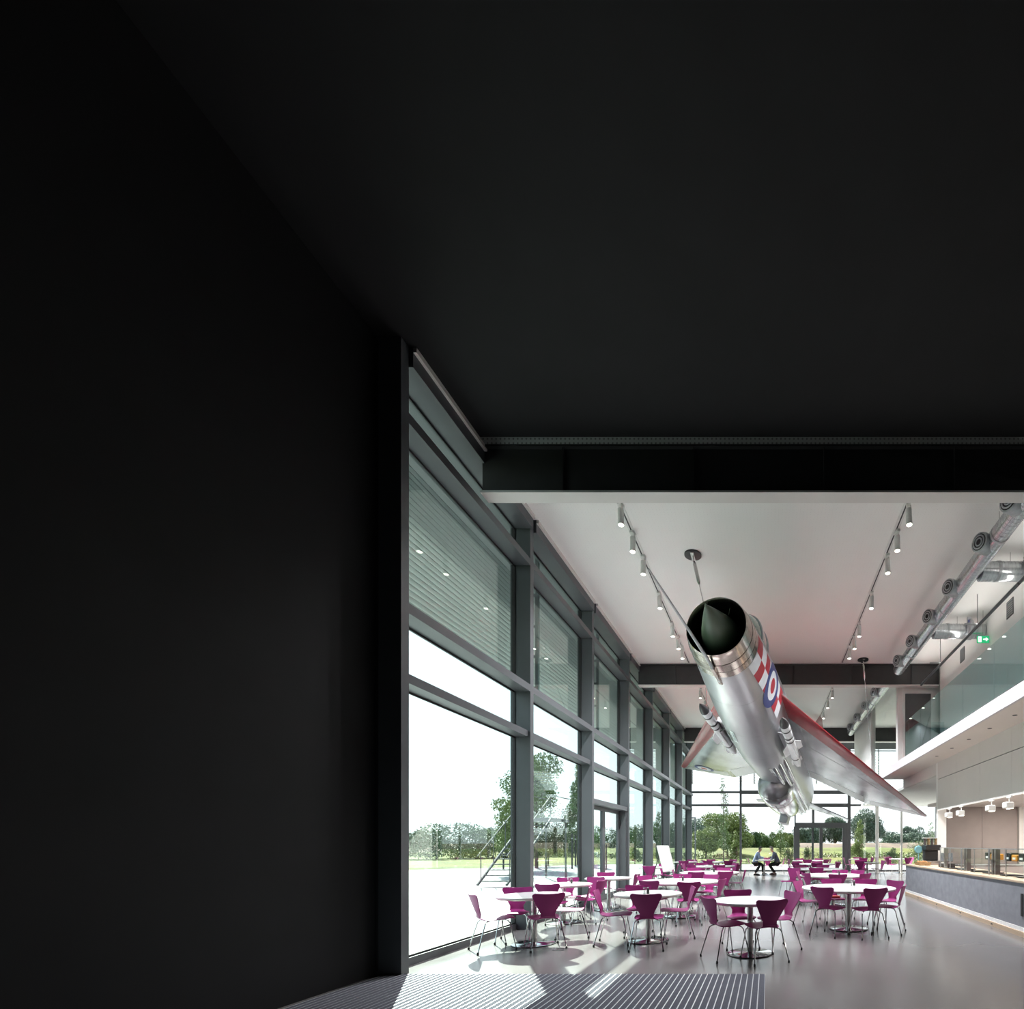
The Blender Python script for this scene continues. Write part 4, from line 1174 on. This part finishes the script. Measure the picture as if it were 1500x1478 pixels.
seated('seated man in pale blue shirt and dark trousers, on the left of the table', (-.66, 23.72, 0), .05, M['shirt_blue'], M['hair_dark'], M['black'], .12,
       (((.36, .16, .50), (.40, .16, .09)), ((.25, -.17, .46), (.02, -.19, .09))), (((.22, .26, .80), (.45, .12, .80)), ((.24, -.26, .80), (.46, -.08, .80))))
seated('hunched seated man in slate grey shirt and brown shoes, on the right of the table', (.50, 23.85, 0), PI - .05, M['shirt_dark'], M['hair_grey'], M['shoe_brown'], .16,
       (((.42, .14, .46), (.14, .10, .10)), ((.40, -.15, .48), (.20, -.16, .09))), (((.26, .25, .76), (.40, .10, .66)), ((.26, -.25, .80), (.44, -.06, .80))))

# ------------------------------------------------------------------ outdoors
struct(box('ground', M['grass'], -260, 260, -60, 420, -.6, -.16), 'meadow around the building', 'ground')
def poly_slab(name, pts, z0, z1, m):
    n = len(pts)
    mb = MB(); mb.loft([[(x, y, z0) for x, y in pts], [(x, y, z1) for x, y in pts]], True)
    return mb.build(name, m)
struct(poly_slab('terrace', [(-4.62, -8), (-4.62, 33), (-8, 38), (-14, 36), (-18, 31), (-24, 27), (-30, 22), (-30, -8)], -.2, -.02, M['paving']), 'pale paved terrace outside the left facade', 'terrace')
struct(poly_slab('terrace', [(-4.6, 27.15), (14, 27.15), (14, 37.0), (-4.6, 37.0)], -.2, -.025, M['paving']), 'paved strip outside the end glazing', 'terrace')
# long low earth banks
def bank(name, x0, x1, yc, wy, h, m, seed):
    r = np.random.default_rng(seed); nx, ny = 40, 7; R = []
    hs = h * (1 + .25 * np.convolve(r.normal(size=nx + 6), np.ones(6) / 6, 'same')[:nx])
    for i in range(nx):
        x = x0 + (x1 - x0) * i / (nx - 1)
        e = min(1, 4 * min(i, nx - 1 - i) / nx + .05)
        R.append([(x, yc + wy * (j / (ny - 1) - .5), -.3 + (hs[i] * e + .3) * math.sin(PI * j / (ny - 1))) for j in range(ny)])
    return MB().loft(R, closed=False).build(name, m, None, True)
struct(bank('earth_bank', -160, 200, 100, 22, 1.85, M['soil'], 1), 'long low brown earth bank across the meadow', 'bank')
struct(bank('grass_bank', -60, 60, 72, 24, 1.0, M['grass'], 2), 'low grassy mound in the meadow', 'bank')

def leaves(n, blobs, size, seed):
    """n leaf quads spread through ellipsoid clumps (x, y, z, rx, ry, rz)"""
    r = np.random.default_rng(seed)
    bl = np.array(blobs, float); wt = bl[:, 3] * bl[:, 4] * bl[:, 5]; wt = wt ** .7
    idx = r.choice(len(bl), n, p=wt / wt.sum())
    d = r.normal(size=(n, 3)); d /= np.linalg.norm(d, axis=1)[:, None]
    rad = r.uniform(.35, 1, n) ** .5
    p = bl[idx, :3] + d * rad[:, None] * bl[idx, 3:] + r.normal(size=(n, 3)) * size * .4
    u = r.normal(size=(n, 3)); u /= np.linalg.norm(u, axis=1)[:, None]
    v = np.cross(u, r.normal(size=(n, 3))); v /= np.linalg.norm(v, axis=1)[:, None]
    sz = size * r.uniform(.6, 1.3, n)[:, None]
    V = np.empty((n, 4, 3))
    V[:, 0] = p - u * sz * .6; V[:, 1] = p + v * sz * .32; V[:, 2] = p + u * sz * .6; V[:, 3] = p - v * sz * .32
    return V.reshape(-1, 3)
def leaf_obj(name, V, m, parent):
    n = len(V) // 4
    me = bpy.data.meshes.new(name)
    me.vertices.add(len(V)); me.vertices.foreach_set('co', V.ravel())
    me.loops.add(4 * n); me.loops.foreach_set('vertex_index', np.arange(4 * n, dtype=np.int32))
    me.polygons.add(n); me.polygons.foreach_set('loop_start', np.arange(0, 4 * n, 4, dtype=np.int32))
    me.update(calc_edges=True); me.validate()
    me.materials.append(m)
    o = bpy.data.objects.new(name, me); COL.objects.link(o); o.parent = parent
    o['kind'] = 'stuff'
    return o
tree_n = [100]
def tree(name, label, x, y, h, w, m, style='round', n=3500, leaf=.22, trunk=.12, group=None, cat='tree'):
    tree_n[0] += 1; sd = tree_n[0]; r = np.random.default_rng(sd)
    t = thing(name, label, cat, (x, y, -.18), 0, group)
    B = []
    if style == 'round':
        for k in range(16):
            a = r.uniform(0, 2 * PI); q = r.uniform(0, 1) ** .5 * w * .33; zz = r.uniform(.32, .86) * h
            s = w * .24 * (1.15 - abs(zz / h - .58))
            B.append((q * math.cos(a), q * math.sin(a), zz, s, s, s * .75))
        B.append((0, 0, h * .6, w * .32, w * .32, h * .28))
    elif style == 'tall':
        for k in range(22):
            t_ = k / 21; zz = h * (.16 + .82 * t_); a = r.uniform(0, 2 * PI); q = w * .30 * (1 - t_ * .8) * r.uniform(.3, 1)
            s = w * .16 * (1.1 - .7 * t_)
            B.append((q * math.cos(a), q * math.sin(a), zz, s, s, s * 1.1))
    else:
        for k in range(14):
            a = r.uniform(0, 2 * PI); q = r.uniform(0, 1) ** .5 * w * .42; zz = r.uniform(.15, .8) * h
            s = w * .2
            B.append((q * math.cos(a), q * math.sin(a) * .6, zz, s, s * .7, h * .22))
    th = h * {'round': .62, 'tall': .95, 'bush': .4}[style]
    mb = MB().tube([(0, 0, 0), (.03 * h * r.normal() * .2, .02, th * .5), (0, 0, th)], [trunk, trunk * .7, trunk * .2], 8)
    for k in range(7 if style != 'bush' else 3):
        bx = B[k % len(B)]
        zs = min(th * .95, max(th * .2, bx[2] - .18 * h))
        mb.tube([(0, 0, zs), (bx[0] * .5, bx[1] * .5, (zs + bx[2]) / 2 + .02 * h), (bx[0], bx[1], bx[2])], [trunk * .35, trunk * .22, trunk * .08], 5)
    mb.build('trunk', M['bark'], t, True)
    leaf_obj('foliage', leaves(int(n * 3.0), B, leaf * .52, sd), m, t)
    return t
def PX(px, Y): return (px - 1125) * Y / 708
# seen through the end glazing
tree('young_tree', 'tall slender young tree with sparse leaves outside the end glazing, left', PX(1060, 45), 45, 7.9, 2.4, M['leaf_mid'], 'tall', 1100, .20, .06)
tree('bushy_tree', 'broad bushy tree behind the slender young tree', PX(1066, 62), 62, 5.6, 6.4, M['leaf_light'], 'round', 8000, .36)
tree('bushy_tree', 'bushy tree left of the slender young tree, behind the lamp post', PX(1034, 58), 58, 3.8, 3.8, M['leaf_light'], 'round', 4500, .32)
tree('oak_tree', 'dark spreading tree at the left corner of the end glazing', PX(1018, 85), 85, 7.2, 7.2, M['leaf_far_hazed'], 'round', 3500, .42)
tree('bushy_tree', 'yellow green bushy tree beside the second mullion', PX(1078, 48), 48, 3.0, 1.8, M['leaf_light'], 'tall', 1200, .2)
tree('young_tree', 'small sapling rising above the hedge left of the end door', PX(1143, 52), 52, 4.2, 2.6, M['leaf_mid'], 'tall', 420, .24, .04)
tree('oak_tree', 'large round crowned tree on the right beyond the meadow', PX(1268, 110), 110, 10.2, 9.5, M['leaf_far_hazed'], 'round', 7000, .55, .35)
tree('young_tree', 'light green young tree right of the end door', PX(1259, 45), 45, 3.9, 2.5, M['leaf_light'], 'tall', 2200, .18, .04)
tree('oak_tree', 'round tree seen above the end door, left one', PX(1185, 120), 120, 6.4, 8, M['leaf_far_hazed'], 'round', 4500, .6, .3)
tree('oak_tree', 'round tree seen above the end door, right one', PX(1223, 118), 118, 8.9, 6.6, M['leaf_far_hazed'], 'round', 4500, .6, .3)
for k, (px, Y, h, w) in enumerate(((1300, 150, 7.5, 14), (1318, 145, 6.2, 12), (1336, 150, 8.6, 9), (1350, 140, 6.5, 9), (1376, 150, 7.0, 12), (1400, 150, 7.0, 12))):
    tree('hedge_tree', f'dark tree in the distant tree line on the right, {ordn[k]} from the left', PX(px, Y), Y, h * .84, w, M['leaf_far_hazed'], 'bush', 2200, .7, .3, 'trees in the distant tree line')
tree('young_tree', 'sparse sapling beside the counter end outside', PX(1363, 40), 40, 3.6, 1.6, M['leaf_mid'], 'tall', 420, .17, .03)
tree('shrub', 'dark green conical shrub near the thin post', PX(1305, 40), 40, 1.5, 1.1, M['leaf_dark'], 'bush', 900, .12, .03, cat='shrub')
tree('shrub', 'round shrub outside the far right glazing', PX(1345, 44), 44, 2.2, 1.6, M['leaf_mid'], 'bush', 900, .14, .03, cat='shrub')
tree('shrub', 'conical shrub behind the seated man on the right', PX(1157, 40), 40, 1.9, 1.0, M['leaf_dark'], 'bush', 1000, .12, .03, cat='shrub')
tree('shrub', 'small conical shrub seen through the left end door leaf', PX(1185, 42), 42, 1.7, .9, M['leaf_dark'], 'bush', 800, .12, .03, cat='shrub')
hb = [(1088, 88, 3.9), (1097, 92, 3.6), (1106, 86, 3.9), (1115, 93, 4.1), (1124, 88, 4.0), (1133, 94, 4.1), (1142, 87, 3.9), (1151, 93, 4.0), (1160, 89, 3.6), (1076, 86, 3.6), (1064, 90, 3.9), (1052, 84, 3.3), (1040, 90, 3.6), (1028, 84, 3.4), (1016, 88, 3.6)]
for k, (px, Y, h) in enumerate(hb):
    mm = ('leaf_mid', 'leaf_light', 'leaf_dark', 'leaf_light', 'leaf_mid')[k % 5]
    tree('hedge_bush', f'bush in the overgrown hedge beyond the end glazing, {NTH[k]} in the row', PX(px, Y), Y, h, 3.0, M[mm], 'bush', 2400, .36, .08, 'bushes in the overgrown hedge', 'bush')
for k in range(26):
    x = -7.0 + .9 * k + random.uniform(-.2, .2)
    t = tree('planting_clump', f'clump of flowering meadow plants along the terrace edge, {NTH[k]} from the left', x, 37.6 + random.uniform(0, 1.5), random.uniform(.45, .85), .7, M[random.choice(['leaf_light', 'leaf_brown', 'leaf_mid'])], 'bush', 140, .10, .006, 'planting clumps along the terrace edge', 'plant')
# wild grasses and flowers of the meadow, too many to count
mv = leaves(45000, [(x, 62 + 16 * ((x * 7.3) % 1), .05, 5, 10, .36) for x in np.arange(-34, 36, 3.0)], .20, 77)
for nm, a, b, m in (('meadow_grass', 0, 27000, 'leaf_light'), ('meadow_flowers', 27000, 45000, 'leaf_brown')):
    mo = leaf_obj(nm, mv[a * 4:b * 4], M[m], None)
    tag(mo, {'meadow_grass': 'tall green wild grass of the meadow', 'meadow_flowers': 'brownish seed heads and flowers of the meadow'}[nm], 'grass')
# lamp post outside
lp = thing('lamp_post', 'slim grey lamp post outside the left end of the glazing', 'lamp post', (PX(1018.5, 38), 38, -.18))
MB().tube([(0, 0, 0), (0, 0, 3.75)], .06, 10).build('pole', M['steel_grey'], lp, True)
MB().box(-.38, .06, -.09, .09, 3.72, 3.82, .01).build('lamp_head', M['steel_grey'], lp)
# seen through the left facade
tree('tree', 'leafy tree overhanging behind the first facade column', PX(786, 31), 31, 8.3, 4.2, M['leaf_mid'], 'round', 4000, .24, .12)
tree('young_tree', 'tall leafy young tree outside the second facade bay', PX(846, 37), 37, 7.8, 3.4, M['leaf_mid'], 'tall', 3500, .22, .07)
tree('young_tree', 'low leafy tree with reddish trunk outside the second facade bay', PX(803, 34), 34, 4.2, 4.4, M['leaf_brown'], 'round', 2400, .16, .06)
tree('young_tree', 'leafy tree at the left edge beside the outside stair', PX(750, 24), 24, 4.4, 2.0, M['leaf_light'], 'round', 1800, .18, .05)
tree('young_tree', 'young tree outside the fifth facade bay', PX(930, 40), 40, 3.2, 1.6, M['leaf_mid'], 'tall', 1500, .16, .04)
tree('young_tree', 'young tree outside the sixth facade bay', PX(965, 44), 44, 4.6, 2.0, M['leaf_mid'], 'tall', 1600, .18, .05)
for k, (px, Y, h, w) in enumerate(((700, 60, 4.2, 10), (742, 60, 3.8, 9), (790, 66, 4.0, 10), (835, 70, 5.0, 9), (885, 75, 4.6, 9), (925, 80, 4.8, 10), (955, 80, 5.4, 9), (985, 85, 5.8, 8), (640, 55, 4.2, 10))):
    tree('hedge_tree', f'green tree in the field hedge beyond the left facade, {ordn[k]} in the row', PX(px, Y), Y, h, w, M['leaf_mid' if k % 2 else 'leaf_dark'], 'bush', 2400, .38, .15, 'trees in the field hedge on the left')
for k, (px, Y) in enumerate(((737.5, 29), (829, 37), (838, 30), (843, 34))):
    b = thing('bollard', f'black bollard on the terrace edge, {ordn[k]} from the left', 'bollard', (PX(px, Y), Y, -.03), 0, 'bollards on the terrace edge')
    hh = 1.0 if k < 2 else 2.2
    MB().lathe([(.05, 0), (.05, hh), (.04, hh + .02)], 10).build('shaft', M['black'], b)
    MB().lathe([(.056, hh * .85), (.056, hh * .88)], 10).build('collar', M['galv_d'], b)
# outside steel stair at the left edge
stp = thing('outside_stair', 'dark steel outside staircase with railings at the left edge', 'stair', (-10.1, 17.0, -.02))
for k in range(13):
    MB().box(-.05 + .27 * 0, .95, .26 * k, .26 * k + .25, .2 + .19 * k, .235 + .19 * k).build('tread', M['grille'], stp)
for x in (-.06, .96):
    MB().tube([(x, -.1, .1), (x, 3.4, 2.65)], .05, 6).build('stringer', M['grille'], stp)
    MB().tube([(x, -.1, 1.1), (x, 3.4, 3.6), (x, 5.2, 3.6)], .022, 6).build('handrail', M['grille'], stp)
    for k in range(5):
        MB().tube([(x, .1 + .8 * k, .3 + .585 * k), (x, .1 + .8 * k, 1.25 + .585 * k)], .015, 6).build('baluster', M['grille'], stp)
MB().box(-.06, .98, 3.4, 5.2, 2.55, 2.65).build('landing', M['grille'], stp)
for x in (0, .9):
    MB().tube([(x, 5.0, 0), (x, 5.0, 2.55)], .05, 8).build('leg', M['grille'], stp)
# sun louvres outside the glass
lv = thing('louvre_screen', 'horizontal white sun louvres outside the left facade', 'louvre screen', (-4.70, 6.0, 0))
lv0 = None
for k in range(23):
    z = 4.64 + .081 * k
    if lv0 is None:
        a = math.radians(22); dx, dz = .036 * math.cos(a), .036 * math.sin(a)
        V = [(-dx, 0, -dz - .005), (dx, 0, dz - .005), (dx, 0, dz + .005), (-dx, 0, -dz + .005)]
        lv0 = MB().loft([[(p[0], y, p[2]) for p in V] for y in (0, 22.2)], True).build('slat', M['slat_grey'], lv, loc=(0, 0, z))
    else: inst(lv0, 'slat', lv, (0, 0, z))
for y in (9.6, 13.0, 16.0, 19.0, 22.0, 25.0):
    for x in (-.10, .12):
        MB().box(x - .03, x + .03, y - 6.03, y - 5.97, 4.55, 7.44).build('support_post', M['steel_grey'], lv)
    for z in (4.58, 5.2, 5.8, 6.42):
        MB().box(-.10, .12, y - 6.02, y - 5.98, z, z + .05).build('support_rung', M['steel_grey'], lv)
le_ = thing('louvre_screen', 'horizontal white sun louvres outside the end glazing', 'louvre screen', (-4.4, 28.0, 0))
lv1 = None
for k in range(13):
    z = 5.06 + .155 * k
    if lv1 is None:
        a = math.radians(30); dy, dz = .07 * math.cos(a), .07 * math.sin(a)
        V = [(-dy, -dz - .006), (dy, dz - .006), (dy, dz + .006), (-dy, -dz + .006)]
        lv1 = MB().loft([[(x, p[0], p[1]) for p in V] for x in (0, 14)], True).build('slat', M['white'], le_, loc=(0, 0, z))
    else: inst(lv1, 'slat', le_, (0, 0, z))
for x in (0, 3.6, 7.2, 10.8, 14):
    MB().box(x - .03, x + .03, -.03, .06, 5.0, 7.44).build('support_post', M['steel_grey'], le_)
